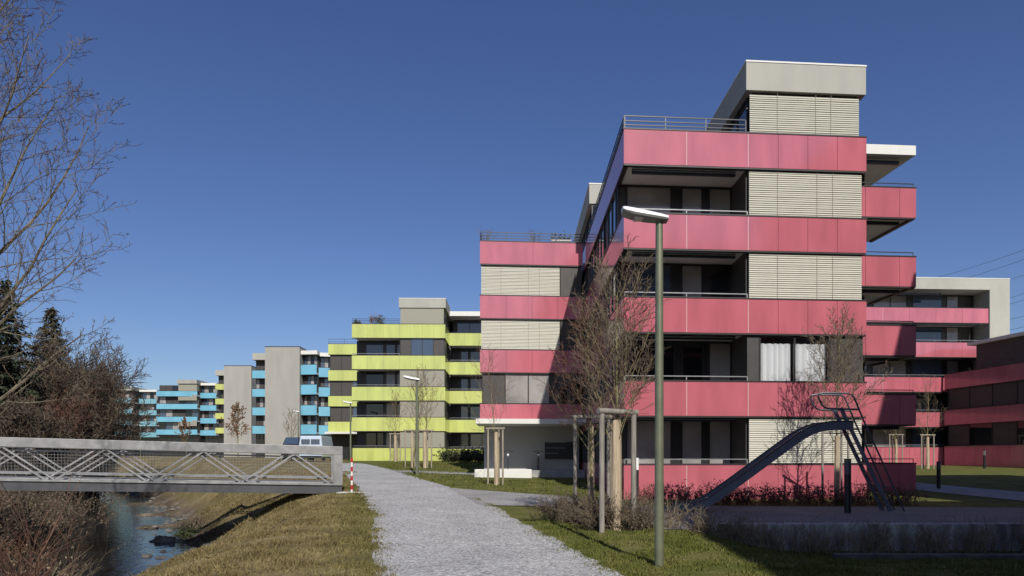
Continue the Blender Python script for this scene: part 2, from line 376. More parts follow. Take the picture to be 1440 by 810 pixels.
def blind(root, F, a0, a1, b, z0, z1, mt='blind', pitch=.075):
    m = MB(); n = int((z1-z0)/pitch); rg = random.Random(int(a0*100+z0*10))
    for i in range(n):
        z = z0+i*pitch; j = rg.uniform(-.004, .004)
        V = []
        for a in (a0, a1):
            jj = rg.uniform(-.006, .006)
            V += [F.p(a, b+.02+j, z+.004+jj), F.p(a, b-.014+j, z+.004+jj), F.p(a, b-.018+j, z+.014+jj), F.p(a, b+.008+j, z+pitch-.003+jj), F.p(a, b+.02+j, z+pitch-.003+jj)]
        m.add(V, [(1, 6, 7, 2), (2, 7, 8, 3), (0, 5, 6, 1), (3, 8, 9, 4), (4, 9, 5, 0), (0, 1, 2, 3, 4), (9, 8, 7, 6, 5)])
    o = m.build('blind', mt, root)
    for f in (.25, .6, .74): MB().box(a0+(a1-a0)*f-.006, a0+(a1-a0)*f+.006, b-.032, b-.028, z0, z1, F).build('guide_cord', 'shutter', o)
    return o
def rail(root, F, a0, a1, b, z, hs, axis='a', step=1.35, r=.016, mt='railing'):
    m = MB(); n = max(1, round(abs(a1-a0)/step))
    pt = (lambda s, zz: F.p(s, b, zz)) if axis == 'a' else (lambda s, zz: F.p(b, s, zz))
    for i in range(n+1): m.bar(pt(a0+(a1-a0)*i/n, z-.02), pt(a0+(a1-a0)*i/n, z+hs[-1]), .03, .014)
    for h in hs: m.bar(pt(a0, z+h), pt(a1, z+h), r*2, r*2 if h != hs[-1] else .035)
    return m.build('railing', mt, root)
def band(root, F, a0, a1, zt, zb, mt, seams, b=-.06, axis='a', depth=.06, sgn=1):
    m = MB(); e = [a0]+[s for s in seams if a0 < s < a1]+[a1]; g = .007
    for i in range(len(e)-1):
        s0 = e[i]+(g if i else 0); s1 = e[i+1]-(g if i < len(e)-2 else 0)
        if axis == 'a': m.box(s0, s1, b, b+depth, zb, zt, F)
        else: m.box(b, b+depth, s0, s1, zb, zt, F)
    o = m.build('parapet', mt, root)
    if axis == 'a' and mt == 'pink' and len(seams) > 3:
        for s_ in seams[:2]: MB().box(s_-.006, s_+.006, b+.002, b+.05, zb+.01, zt-.01, F).build('lit_seam', 'white', o)  # white strip paints the sunlit panel edge into the seam
    c2 = MB()
    for nm, z0, z1, x in (('coping', zt+.003, zt+.05, .02), ('drip_edge', zb-.055, zb-.003, -.012)):
        mb = MB()
        if axis == 'a': mb.box(a0-x, a1+x, b-x, b+depth+.12, z0, z1, F)
        else:
            if sgn > 0: mb.box(b-x, b+depth+.12, a0+.01, a1+x, z0, z1, F)
            else: mb.box(b-.12, b+depth+x, a0+.01, a1+x, z0, z1, F)
        mb.build(nm, 'coping', o)
    if axis == 'a': c2.box(a0+.02, a1-.02, b+depth+.004, b+depth+.10, zb+.02, zt-.02, F)
    elif sgn > 0: c2.box(b+depth+.004, b+depth+.10, a0+.15, a1-.02, zb+.02, zt-.02, F)
    else: c2.box(b-.10, b-.004, a0+.15, a1-.02, zb+.02, zt-.02, F)
    c2.build('backing', 'pinkback' if mt.startswith('pink') else 'soffit', o)
    return o
def fr_seams(a0, a1, st): n = max(1, round((a1-a0)/st)); return [a0+(a1-a0)*i/n for i in range(1, n)]

def block(root, F, w, dep, T, ph, M, levels, zg, left=0, right=0, seams=None, loggia_dep=1.85, side_win=True, railing=True, awning=True, wall='darkwall', soff='soffit', right_dep=None, slab_over=0):
    """stepped storeys: parapet bands at heights T, openings between them filled by the segments of levels[k]"""
    seams = seams or fr_seams(0, w, 2.1)
    n = len(T); L = loggia_dep
    for k in range(n):
        zb = (T[k]-ph) if k else min(T[k]-ph, zg-.15)
        band(root, F, 0, w, T[k], zb, M, seams)
        if left: band(root, F, -.0, left, T[k], zb, M, fr_seams(0, left, 2.3), b=0.0, axis='b', sgn=1, depth=.05)
        if right: band(root, F, -.0, right, T[k], zb, M, fr_seams(0, right, 2.3), b=w-.05, axis='b', sgn=-1, depth=.05)
        MB().box(.17, w-.17, .05 if k == 0 else .043, dep-.1, T[k]-ph+.03 if k else zg-.2, T[k]-ph+.3 if k else T[0]-.85, F).build('floor_slab', soff, root)
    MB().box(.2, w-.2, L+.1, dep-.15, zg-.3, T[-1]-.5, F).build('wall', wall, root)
    for k in range(n-1):
        z0 = T[k]-ph+.31 if k else T[0]-.84; z1 = T[k+1]-ph+.028; zs = T[k]-.25
        for seg in levels[k]:
            ty, a0, a1 = seg[:3]
            if ty == 'L':
                cuts = [a0+(a1-a0)*f for f in (seg[3] if len(seg) > 3 else (0, .08, .47, .56, .74, .8, 1))]
                pans = seg[4] if len(seg) > 4 else ['darkwall', 'glassgrey', 'frame', 'glassgrey', 'frame', 'glassgrey']
                window(root, F, cuts[0], cuts[-1], L+.03, zs-.3, z1-.03, splits=cuts, pans=pans)
                if railing: rail(root, F, a0, a1, .05, T[k]+.05, (.15,), step=2.2, r=.011, mt='metal')
                if awning and z1 > 0:
                    aw = MB().box(a0+.3, a1-.35, .28, .42, z1-.20, z1-.06, F).build('awning', 'frame', root)
                    MB().box(a0+.32, a1-.37, .20, .279, z1-.15, z1-.115, F).build('valance', 'metal', aw)
            elif ty == 'B':
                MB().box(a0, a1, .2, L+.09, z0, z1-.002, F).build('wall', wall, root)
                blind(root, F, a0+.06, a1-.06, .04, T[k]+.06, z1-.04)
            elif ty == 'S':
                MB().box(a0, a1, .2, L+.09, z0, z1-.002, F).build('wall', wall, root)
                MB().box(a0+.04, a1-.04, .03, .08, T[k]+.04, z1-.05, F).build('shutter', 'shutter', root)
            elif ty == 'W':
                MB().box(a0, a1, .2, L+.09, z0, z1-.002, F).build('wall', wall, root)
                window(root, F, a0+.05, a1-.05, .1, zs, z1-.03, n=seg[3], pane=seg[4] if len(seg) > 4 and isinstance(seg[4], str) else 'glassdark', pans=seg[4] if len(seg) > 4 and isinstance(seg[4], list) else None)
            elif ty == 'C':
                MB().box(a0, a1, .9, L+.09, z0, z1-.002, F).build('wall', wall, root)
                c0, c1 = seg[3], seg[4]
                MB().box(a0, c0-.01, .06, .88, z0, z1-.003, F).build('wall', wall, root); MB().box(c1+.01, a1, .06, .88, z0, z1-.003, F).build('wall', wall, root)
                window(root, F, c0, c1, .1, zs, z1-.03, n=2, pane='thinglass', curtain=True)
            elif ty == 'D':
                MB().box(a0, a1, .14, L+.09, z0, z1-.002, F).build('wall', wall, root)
        if left and side_win:
            m = MB().box(.14, .2, 0.3 if levels[k][0][0] != 'L' else L+.15, left, zs, z1-.003, F); m.build('wall', wall, root)
            y = (L if levels[k][0][0] == 'L' else .1)+.5
            FS = Frame(F.p(.1, 0, 0), tuple((F.v)[:2]), (1, 0))
            while y+2.2 < left:
                window(root, FS, y, y+2.2, 0, zs, z1-.02, n=2, pane='skyglass'); y += 3.6
def tower(root, F, a0, a1, b0, b1, zl, zf, zt, front, over=.22, fasc='render'):
    r = MB().box(a0, a1, b0, b1, zf, zt, F).build('roof', fasc, root)
    MB().box(a0-.02, a1+.02, b0-.02, b1+.02, zt+.003, zt+.06, F).build('roof_edge', 'white' if fasc == 'render' else fasc, r)
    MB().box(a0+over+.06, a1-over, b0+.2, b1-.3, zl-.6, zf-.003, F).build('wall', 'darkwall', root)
    if front == 'B': blind(root, F, a0+.15, a1-.22, b0+.09, zl+.08, zf-.05)
    elif front == 'S': MB().box(a0+.13, a1-.2, b0+.1, b0+.16, zl+.04, zf-.04, F).build('shutter', 'shutter', root)
    elif front == 'W': window(root, F, a0+.13, a1-.2, b0+.12, zl-.1, zf-.03, n=3)
    FS = Frame(F.p(a0+over, 0, 0), tuple(F.v[:2]), (1, 0))
    y = b0+.5
    while y+2.4 < b1-.4:
        window(root, FS, y, y+2.3, 0, zl-.2, zf-.02, n=2, pane='glassdark'); y += 2.9
def slabroof(root, F, a0, a1, b0, b1, z0, z1):
    r = MB().box(a0, a1, b0, b1, z0, z1, F).build('roof', 'white', root)
    MB().box(a0+.1, a1-.1, b0+.1, b1-.1, z0-.03, z0-.003, F).build('soffit', 'soffit', r)

U44 = (.997, .0767)
def rel(z): return z+CZ
# ------------------------------------------------------------------ pink building
root = thing('apartment_building', (8, 30, G(8, 30)), 'large pink glass stepped apartment block with grey penthouse, pale blinds and dark loggias', 'building')
PINK = root
FA = Frame((3.86, 24.6), U44, (.003, 1))
T = [rel(-.22+2.9*k) for k in range(5)]
LG = ('L', .05, 4.42); LG2 = ('L', .05, 4.42, (0, .08, .47, .56, .74, .8, 1), ['darkwall', 'skyglass', 'frame', 'glassgrey', 'frame', 'glassdark']); RB = ('B', 4.42, 8.66)
lv = [[LG, RB], [('L', .05, 4.42, (0, .1, .5, .57, .75, .8, 1), ['darkwall', 'glassdark', 'frame', 'glassdark', 'frame', 'glassgrey']), ('C', 4.42, 8.66, 4.85, 7.45)], [LG2, RB], [LG, RB]]
block(root, FA, 8.73, 22.5, T, 1.19, 'pink', lv, G(8, 24.6), left=22.3, seams=[2.22, 4.42, 5.5, 6.58, 7.66])
tower(root, FA, 4.36, 8.73, -.03, 9.5, T[4], rel(12.92), rel(13.9), 'B')
tower(root, FA, .02, 6.5, 11.4, 22.0, T[4], rel(12.92), rel(13.9), 'W')
rail(root, FA, .05, 4.36, .03, T[4]+.05, (.14, .28, .45))
rail(root, FA, .05, 11.4, .03, T[4]+.05, (.14, .28, .45), axis='b')
# right part, set back, balconies running round its corner
FR = Frame((11.9, 29.6), U44, (-.06, 1))
zg2 = G(15, 29.5)
for k in range(5):
    zb = T[k]-1.24 if k else zg2-.2
    o = band(root, FR, 0, 5.12, T[k], zb, 'pink', [1.4, 2.9, 4.4])
    band(root, FR, 0, 3.2, T[k], zb, 'pink', [], b=5.07, axis='b', sgn=-1, depth=.05)
    MB().box(.05, 5.0, .043, 6, zb+.03 if k else zg2-.1, (zb+.32) if k else T[0]-.9, FR).build('floor_slab', 'soffit', root)
    if k < 4:
        z0 = T[k]-.9; z1 = T[k+1]-1.24+.02
    else:
        z0 = T[k]-.9; z1 = rel(12.75)
    MB().box(.1, 4.0, 1.9, 6.2, z0, z1, FR).build('wall', 'darkwall', root)
    window(root, FR, .3, 2.6, 1.8, T[k]-.4, z1-.05, n=2, pane='glassgrey')
    window(root, FR, 2.7, 3.9, 1.8, T[k]-.4, z1-.05, n=1, pane='glassdark')
    rail(root, FR, 0.1, 5.05, .03, T[k]+.05, (.16,), step=2.5)
    MB().box(1.2, 4.6, .3, .42, z1-.22, z1-.08, FR).build('awning', 'frame', root)
slabroof(root, FR, -.5, 5.12, -.05, 6.4, rel(12.78), rel(13.18))
# left wing
FB = Frame((-1.71, 38.06), U44, (.003, 1))
TB = [rel(2.93), rel(5.83), rel(8.73), rel(11.63)]
for k in range(4):
    zb = TB[k]-(1.2 if k else .82)
    band(root, FB, 0, 5.55, TB[k], zb, 'pink', [1.4, 2.8, 4.2] if k < 3 else [2.85])
    MB().box(.1, 5.5, .043, 9, zb+.03, zb+.33, FB).build('floor_slab', 'soffit', root)
MB().box(.15, 5.5, 1.6, 9, rel(-1.2), TB[3]-.6, FB).build('wall', 'entrywall', root)
for k, ty in ((0, 'W'), (1, 'B'), (2, 'B')):
    z0, z1 = TB[k]-.8, TB[k+1]-1.2+.02
    MB().box(.12, 5.5, .2, 1.59, z0, z1, FB).build('wall', 'darkwall', root)
    if ty == 'B':
        blind(root, FB, .06, 4.3, .06, TB[k]+.06, z1-.05); MB().box(4.34, 5.5, .04, .1, TB[k]+.02, z1-.03, FB).build('shutter', 'brownwall', root)
    else:
        window(root, FB, .1, 5.5, .1, TB[k]-.1, z1-.02, splits=[.1, 1.35, 2.6, 3.75, 4.2, 5.5], pans=['darkwall', 'glassgrey', 'glassgrey', 'darkwall', 'glassdark'])
rail(root, FB, .03, 5.5, .03, TB[3]+.05, (.15, .3, .46)); rail(root, FB, .03, 8.5, .03, TB[3]+.05, (.15, .3, .46), axis='b')
cn = MB().box(-.15, 5.6, -1.5, 1.58, rel(1.8), rel(2.06), FB).build('canopy', 'white', root, bevel=.015)
MB().box(-.22, 2.75, -1.5, -.75, G(-1, 36.6)-.1, G(-1, 36.6)+.42, FB).build('step', 'white', root, bevel=.04)
MB().box(-.05, 5.6, -.745, 1.6, G(-1, 37)-.2, rel(-.62), FB).build('landing', 'concrete', root)
# terrace things
def planter(F, a, b, z, w_, lab, plant='potplant'):
    t = thing('planter', F.p(a, b, z), lab, 'planter', 'terrace planters')
    MB().box(a-w_/2, a+w_/2, b-.2, b+.2, z, z+.55, F).build('box', 'white', t, bevel=.01)
    m = MB(); r = random.Random(int(a*50))
    for i in range(260):
        q = Vector(F.p(a+r.uniform(-.5, .5)*w_, b+r.uniform(-.22, .22), z+.5+abs(r.gauss(0, .16)))); s = .05
        d1 = Vector((r.uniform(-1, 1), r.uniform(-1, 1), r.uniform(-1, 1)))*s; d2 = Vector((r.uniform(-1, 1), r.uniform(-1, 1), r.uniform(-1, 1)))*s
        m.add([q-d1, q+d2, q+d1, q-d2], [(0, 1, 2, 3)])
    m.build('foliage', plant, t)
planter(FB, 4.4, .45, TB[3]-.25, 1.1, 'white planter box with green shrubs on terrace corner beside the pink wall')

# ------------------------------------------------------------------ right pink building
root = thing('apartment_building', (33, 62, G(33, 60)), 'pink banded block with pale beige portal frame behind the slide, right edge', 'building')
FCc = Frame((26.0, 58.3), (.998, .055), (.0, 1))
TC = [rel(.94+2.89*k) for k in range(5)]; TC[4] = rel(12.45)
cut = (0, .1, .3, .335, .45, .56, .6, .8, .83, .91, 1)
pn = ['skyglass', 'glassgrey', 'frame', 'glassgrey', 'glassgrey', 'frame', 'skyglass', 'frame', 'glassgrey', 'darkwall']
lvC = [[('L', .2, 13.4, cut, pn)] for k in range(4)]
block(root, FCc, 13.55, 10, TC, 1.2, 'pink', lvC, G(33, 58), seams=[], railing=True, awning=True)
window(root, FCc, .3, 13.4, 1.88, TC[4]-.3, rel(13.9), splits=[.3+13.1*c for c in cut], pans=pn)
MB().box(.2, 13.5, 1.95, 9.8, TC[4]-.5, rel(13.95), FCc).build('wall', 'darkwall', root)
MB().box(4.0, 9.8, .4, .6, rel(13.62), rel(13.8), FCc).build('awning', 'frame', root)
r_ = MB().box(-.3, 15.35, -.12, 10.2, rel(14.0), rel(14.9), FCc).build('roof', 'render', root)
MB().box(-.32, 15.37, -.14, 10.22, rel(14.903), rel(14.96), FCc).build('roof_edge', 'white', r_)
MB().box(13.62, 15.35, -.12, 10.2, G(40, 58)-.3, rel(13.997), FCc).build('pier', 'render', root)
# red wing in shade, coming forward
FD = Frame((38.2, 43.0), (-.165, .986), (.986, .165))
zgD = G(37, 50)
TD = [rel(1.0), rel(3.95), rel(6.9)]
block(root, FD, 15.7, 7, TD, 1.2, 'pink', [[('W', .2, 15.5, 7, ['glassdark', 'darkwall', 'glassdark']*2+['darkwall'])], [('W', .2, 15.5, 7, ['darkwall', 'brownwall', 'glassdark', 'darkwall']+['brownwall']*3)]], zgD, seams=fr_seams(0, 15.7, 3.1))
MB().box(2.5, 13.6, 1.0, 8, rel(5.0), rel(9.05), FD).build('wall', 'brownwall', root)
MB().box(2.2, 14.2, .7, 8.4, rel(9.06), rel(9.3), FD).build('roof', 'white', root)
rail(root, FD, .1, 12, .1, TD[2]+.05, (.2, .45))

# neighbour to the right of the viewer (outside the picture; its shade falls across the playground)
root = thing('apartment_building', (18, -4, G(18, 0)), 'pink block to the right of the viewer whose shade falls on the playground', 'building')
FN = Frame((7.4, -14), (1, .0), (.052, 1)); HN = 15.05
FNb = Frame(FN.p(22, 18.6, 0), (-1, 0), (-.052, -1))
TN = [rel(-.4+2.9*k) for k in range(5)]
block(root, FNb, 22, 18.4, TN, 1.19, 'pink', [[('W', .2, 8, 4), ('L', 8.05, 14), ('W', 14.05, 21.8, 4)] for k in range(4)], G(18, 4), seams=fr_seams(0, 22, 2.2))
MB().box(.2, 21.8, .1, 18.2, rel(10.5), rel(13.62), FN).build('wall', 'render', root)
MB().box(0, 22, 0, 18.5, rel(13.63), rel(13.72), FN).build('roof', 'white', root)
F2 = Frame((19.3, 8), (1, 0), (0, 1))
MB().box(0, 14, -3.3, 10, rel(-1.8), rel(17.0), F2).build('tower_wall', 'render', root)
for k in range(6): MB().box(-.06, 14.05, -3.2, 10.06, rel(-.4-1.0+2.9*k), rel(-.4+2.9*k), F2).build('parapet', 'pink', root)

# ------------------------------------------------------------------ yellow building
root = thing('apartment_building', (-8, 72, G(-10, 68)), 'lime yellow banded apartment block with grey shutters behind the young trees', 'building')
UY = (.9995, .02)
FE = Frame((-15.03, 66.8), UY, (0.0, 1))
TE = [rel(1.0), rel(3.88), rel(6.75), rel(9.69), rel(12.64)]
LE = ('L', .05, 4.45, (0, .1, .2, .58, .64, .84, .88, 1), ['darkwall', 'darkwall', 'skyglass', 'frame', 'skyglass', 'frame', 'skyglass'])
LE2 = ('L', .05, 4.45, (0, .1, .2, .58, .64, .84, .88, 1), ['darkwall', 'darkwall', 'glassdark', 'frame', 'glassgrey', 'frame', 'glassgrey'])
SE = ('S', 4.45, 8.7)
lvE = [[LE2, SE], [LE2, SE], [LE2, SE], [LE, ('W', 4.45, 8.7, 4, ['darkwall', 'skyglass', 'skyglass', 'darkwall'])]]
block(root, FE, 8.75, 15, TE, 1.28, 'yellow', lvE, G(-10, 66.5), right=4.5, seams=[1.45, 2.95, 4.45, 5.5, 6.6, 7.7], awning=False)
tower(root, FE, 4.4, 8.8, -.05, 12, TE[4], rel(14.2), rel(15.05), 'S')
rail(root, FE, .05, 4.4, .03, TE[4]+.05, (.15, .3, .46), step=2)
FE2 = Frame((-6.28, 71.4), UY, (0, 1))
TE2 = [rel(.98), rel(3.9), rel(6.8), rel(9.7), rel(12.6)]
LY = ('L', .05, 7.5, (0, .08, .13, .23, .26, .42, .5, .7, .75, .9, 1), ['darkwall', 'frame', 'skyglass', 'frame', 'skyglass', 'skyglass', 'frame', 'glassgrey', 'frame', 'darkwall'])
block(root, FE2, 7.6, 9, TE2, 1.25, 'yellow', [[LY]]*4, G(-4, 71), seams=[1.5, 3.0, 4.5, 6], awning=False)
MB().box(.2, 7.4, 1.95, 8, TE2[4]-.5, rel(14.3), FE2).build('wall', 'darkwall', root)
window(root, FE2, .6, 7.3, 1.9, TE2[4]-.3, rel(14.2), n=5, pane='skyglass')
slabroof(root, FE2, -.1, 7.7, -.1, 9, rel(14.32), rel(14.78))
FE3 = Frame((-20.35, 78.8), UY, (0, 1))
TE3 = [rel(4.1), rel(6.95), rel(9.8), rel(12.7)]
WY = ('W', .1, 5.1, 4, ['darkwall', 'darkwall', 'skyglass', 'darkwall'])
for k in range(4):
    zb = TE3[k]-1.15
    band(root, FE3, 0, 5.3, TE3[k], zb, 'yellow', [1.6, 3.2])
    MB().box(.1, 5.2, .05, 8, zb+.03, zb+.3, FE3).build('floor_slab', 'soffit', root)
    if k < 3: window(root, FE3, .15, 5.2, .15, TE3[k]-.3, TE3[k+1]-1.15, n=4, pans=['brownwall', 'brownwall', 'skyglass', 'darkwall'])
MB().box(.12, 5.25, 1.0, 9, rel(-.4), TE3[3]-.5, FE3).build('wall', 'brownwall', root)
MB().box(-.1, 3.9, -1.2, .9, rel(2.72), rel(2.94), FE3).build('canopy', 'white', root)
rail(root, FE3, .05, 5.2, .03, TE3[3]+.05, (.2, .5), step=2)

# ------------------------------------------------------------------ far buildings
def far_block(root, px0, px1, d, tops, ph, M, roof_y=None, zg=None, dep=8, skew=.02, pans=None, right=0, roof='slab', nwin=5):
    x0 = (px0-CX)/FPX*d; x1 = (px1-CX)/FPX*d; F = Frame((x0, d), (1, skew), (0, 1)); w_ = x1-x0
    Z = sorted(CZ+(HY-y)/FPX*d for y in tops)
    zg = zg if zg is not None else G((x0+x1)/2, d)
    MB().box(.15, w_-.1, 1.2, dep, zg-.3, (CZ+(HY-roof_y)/FPX*d if roof_y else Z[-1]+1.4), F).build('wall', 'darkwall', root)
    for k, z in enumerate(Z):
        band(root, F, 0, w_, z, z-ph, M, fr_seams(0, w_, 2.0))
        if right: band(root, F, 0, right, z, z-ph, M, [], b=w_-.05, axis='b', sgn=-1, depth=.05)
        MB().box(.08, w_-.06, .05, dep, z-ph+.03, z-ph+.3, F).build('floor_slab', 'soffit', root)
        z1 = Z[k+1]-ph if k < len(Z)-1 else (CZ+(HY-roof_y)/FPX*d-.05 if roof_y else z+1.4)
        window(root, F, .2, w_-.15, 1.0, z-.4, z1, n=nwin, pans=[(pans or ['glassdark', 'glassgrey', 'darkwall', 'skyglass', 'glassgrey'])[(i+k) % 5] for i in range(nwin)])
    window(root, F, .2, w_-.15, 1.0, zg, Z[0]-ph, n=nwin, pane='glassdark')
    if roof_y:
        zr = CZ+(HY-roof_y)/FPX*d
        if roof == 'slab': MB().box(-.1, w_+.1, -.1, dep, zr+.003, zr+.55, F).build('roof', 'white', root)
        else: MB().box(0, w_, -.05, dep, zr+.003, zr+1.05, F).build('roof', 'render', root)
    return F, w_
def grey_wall(root, px0, px1, d, top, dep=9):
    x0 = (px0-CX)/FPX*d; x1 = (px1-CX)/FPX*d; z1 = CZ+(HY-top)/FPX*d
    o = MB().box(x0, x1, d-.4, d+dep, G(x0, d)-.4, z1).build('gable_wall', 'renderwarm', root)
    MB().box(x0-.03, x1+.03, d-.43, d+dep+.03, z1+.003, z1+.1).build('coping', 'coping', o)
root = thing('apartment_building', (-33, 106, G(-33, 104)), 'sky blue banded block with tall blank grey gable, beside the yellow block', 'building')
grey_wall(root, 374, 422.5, 103, 488.5)
far_block(root, 423, 446, 103.3, (513, 541, 570, 597), 1.42, 'blue', 498.5, skew=-.1, nwin=4)
far_block(root, 446.3, 470, 104.5, (517, 544.5, 572, 598), 1.35, 'blue', 501, skew=.25, nwin=4)
far_block(root, 355, 373.7, 110, (521, 547, 573, 599), 1.2, 'blue', 506, roof='fascia', nwin=3, pans=['darkwall', 'darkwall', 'glassgrey', 'darkwall', 'darkwall'])
root = thing('apartment_building', (-55, 138, G(-55, 136)), 'lime banded block with blank grey gable between two blue blocks', 'building')
grey_wall(root, 316, 354.5, 134, 515)
far_block(root, 303, 315.7, 138, (540, 560.5, 581, 601.5), 1.1, 'yellow', 528, roof='fascia', nwin=3, pans=['darkwall', 'darkwall', 'glassdark', 'darkwall', 'darkwall'])
root = thing('apartment_building', (-74, 166, G(-74, 163)), 'distant blue banded block with small grey penthouse, left of the lime block', 'building')
F_, w_ = far_block(root, 220, 277, 160, (550, 568, 586, 604), 1.15, 'blue', None, nwin=6, pans=['glassdark', 'skyglass', 'glassgrey', 'darkwall', 'darkwall'])
far_block(root, 277.2, 304, 162, (552.5, 570, 588, 605), 1.2, 'blue', 542, nwin=4)
x0 = (249-CX)/FPX*160; x1 = (277-CX)/FPX*160
MB().box(x0, x1, 159.9, 168, CZ+(HY-539.5)/FPX*160, CZ+(HY-534)/FPX*160).build('roof', 'renderwarm', root)
MB().box(x0+.2, x1-.1, 160.2, 168, CZ+(HY-549.6)/FPX*160, CZ+(HY-539.6)/FPX*160).build('wall', 'shutter', root)
for k, y in ((1, 559), (3, 595)):
    MB().box(x0+.2, x1-.1, 160.1, 160.3, CZ+(HY-y-4)/FPX*160, CZ+(HY-y+4)/FPX*160).build('shutter', 'shutter', root)
root = thing('apartment_building', (-100, 195, G(-100, 192)), 'farthest pale teal banded block half hidden behind bare trees', 'building')
far_block(root, 150, 185, 190, (560, 575.5, 591, 607), 1.3, 'teal', 549, roof='fascia', nwin=6, pans=['darkwall', 'darkwall', 'glassgrey', 'darkwall', 'darkwall'])
far_block(root, 185.3, 196.5, 194, (560, 576, 591, 607), 1.3, 'teal', 551, roof='fascia', nwin=2)
far_block(root, 196.8, 220, 191, (561, 577, 592.5, 608), 1.3, 'teal', 551, nwin=4)
ch = MB().box((235.5-CX)/FPX*166, (237.5-CX)/FPX*166, 166, 166.4, CZ+(HY-551)/FPX*166, CZ+(HY-538)/FPX*166)

# ------------------------------------------------------------------ footbridge
BE = Vector((-6.05, 25.3)); bd = Vector((-10.05, -2.9)).normalized(); bn = Vector((bd.y, -bd.x))   # bn points away from the viewer
if bn.y < 0: bn = -bn
class SlopeFrame(Frame):
    def p(s, a, b, z): q = Frame.p(s, a, b, z); return (q[0], q[1], q[2]+.024*a)
FBr = SlopeFrame((BE.x, BE.y, 0), tuple(bd), tuple(bn))
root = thing('footbridge', (BE.x, BE.y, G(BE.x, BE.y)), 'grey steel truss footbridge crossing the stream', 'bridge')
LB = 20.0; zb0 = CZ-1.25; zt0 = CZ+.43; wid = 2.3
for b in (0, wid):
    MB().box(-.02, LB, b-.09, b+.09, zt0-.30, zt0, FBr).build('top_rail', 'galv', root, bevel=.01)
    MB().box(0, LB, b-.06, b+.06, zb0, zb0+.30, FBr).build('bottom_beam', 'darksteel', root)
    MB().box(-.0, LB, b-.12, b+.12, zb0+.302, zb0+.365, FBr).build('bottom_flange', 'galv', root)
    MB().box(-.02, .30, b-.088, b+.088, zb0+.361, zt0-.301, FBr).build('end_post', 'galv', root)
    n = 0; a = .28; P_ = 1.47
    while a < LB-1:
        up = n % 2 == 1
        a1 = a+P_
        z0, z1 = (zb0+.37, zt0-.31) if n % 2 == 0 else (zt0-.31, zb0+.37)
        m = MB()
        for off in (-.085, .085):
            m.bar(FBr.p(a+.02+off*1.7, b+off*.4, z0), FBr.p(a1-.02+off*1.7, b+off*.4, z1), .04, .05)
        m.build('diagonal', 'galv', root)
        a = a1; n += 1
    m = MB()      # hand rail and toe rail inside the truss
    bi = b+(.16 if b == 0 else -.16)
    m.box(.4, LB, bi-.025, bi+.025, zt0-.42, zt0-.37, FBr); m.box(.4, LB, bi-.02, bi+.02, zb0+.52, zb0+.57, FBr)
    m.build('handrail', 'metal', root)
    m = MB(); a = .42
    while a < LB:
        m.box(a, a+.004, bi-.002, bi+.002, zb0+.58, zt0-.425, FBr); a += .10
    z = zb0+.66
    while z < zt0-.45: m.box(.42, LB, bi+.0025, bi+.006, z, z+.004, FBr); z += .10
    m.build('wire_mesh', 'metal', root)
MB().box(.0, LB, .15, wid-.15, zb0+.31, zb0+.40, FBr).build('deck', 'concrete', root)
m = MB()
for i in range(8): m.box(.5+i*2.5, .62+i*2.5, .063, wid-.063, zb0+.05, zb0+.29, FBr)
m.build('cross_beam', 'galv', root)
t = thing('bridge_abutment', FBr.p(-.3, 1, G(BE.x, BE.y)-.6), 'pale concrete abutment under the right end of the footbridge', 'abutment')
MB().prism([(-.5, -.45), (.15, -.45), (.15, wid+.4), (-.5, wid+.4)], zb0-1.2, zb0-.01, FBr).build('footing', 'stone', t, bevel=.03)
MB().prism([(-.9, -.6), (-.05, -.62), (.25, -.5), (-.5, -.46)], zb0-.8, zb0+.10, FBr).build('cheek', 'stone', t, bevel=.05)

# red and white marker post
q = FBr.p(-.32, -.35, 0); zg = G(q[0], q[1])
t = thing('marker_post', (q[0], q[1], zg), 'red and white striped marker post at the footbridge end', 'post')
for i in range(8): MB().cyl((q[0], q[1], zg-.05+.16*i+(.0)), .159, .04, 12).build('stripe', 'white' if i % 2 == 0 else 'redpaint', t)

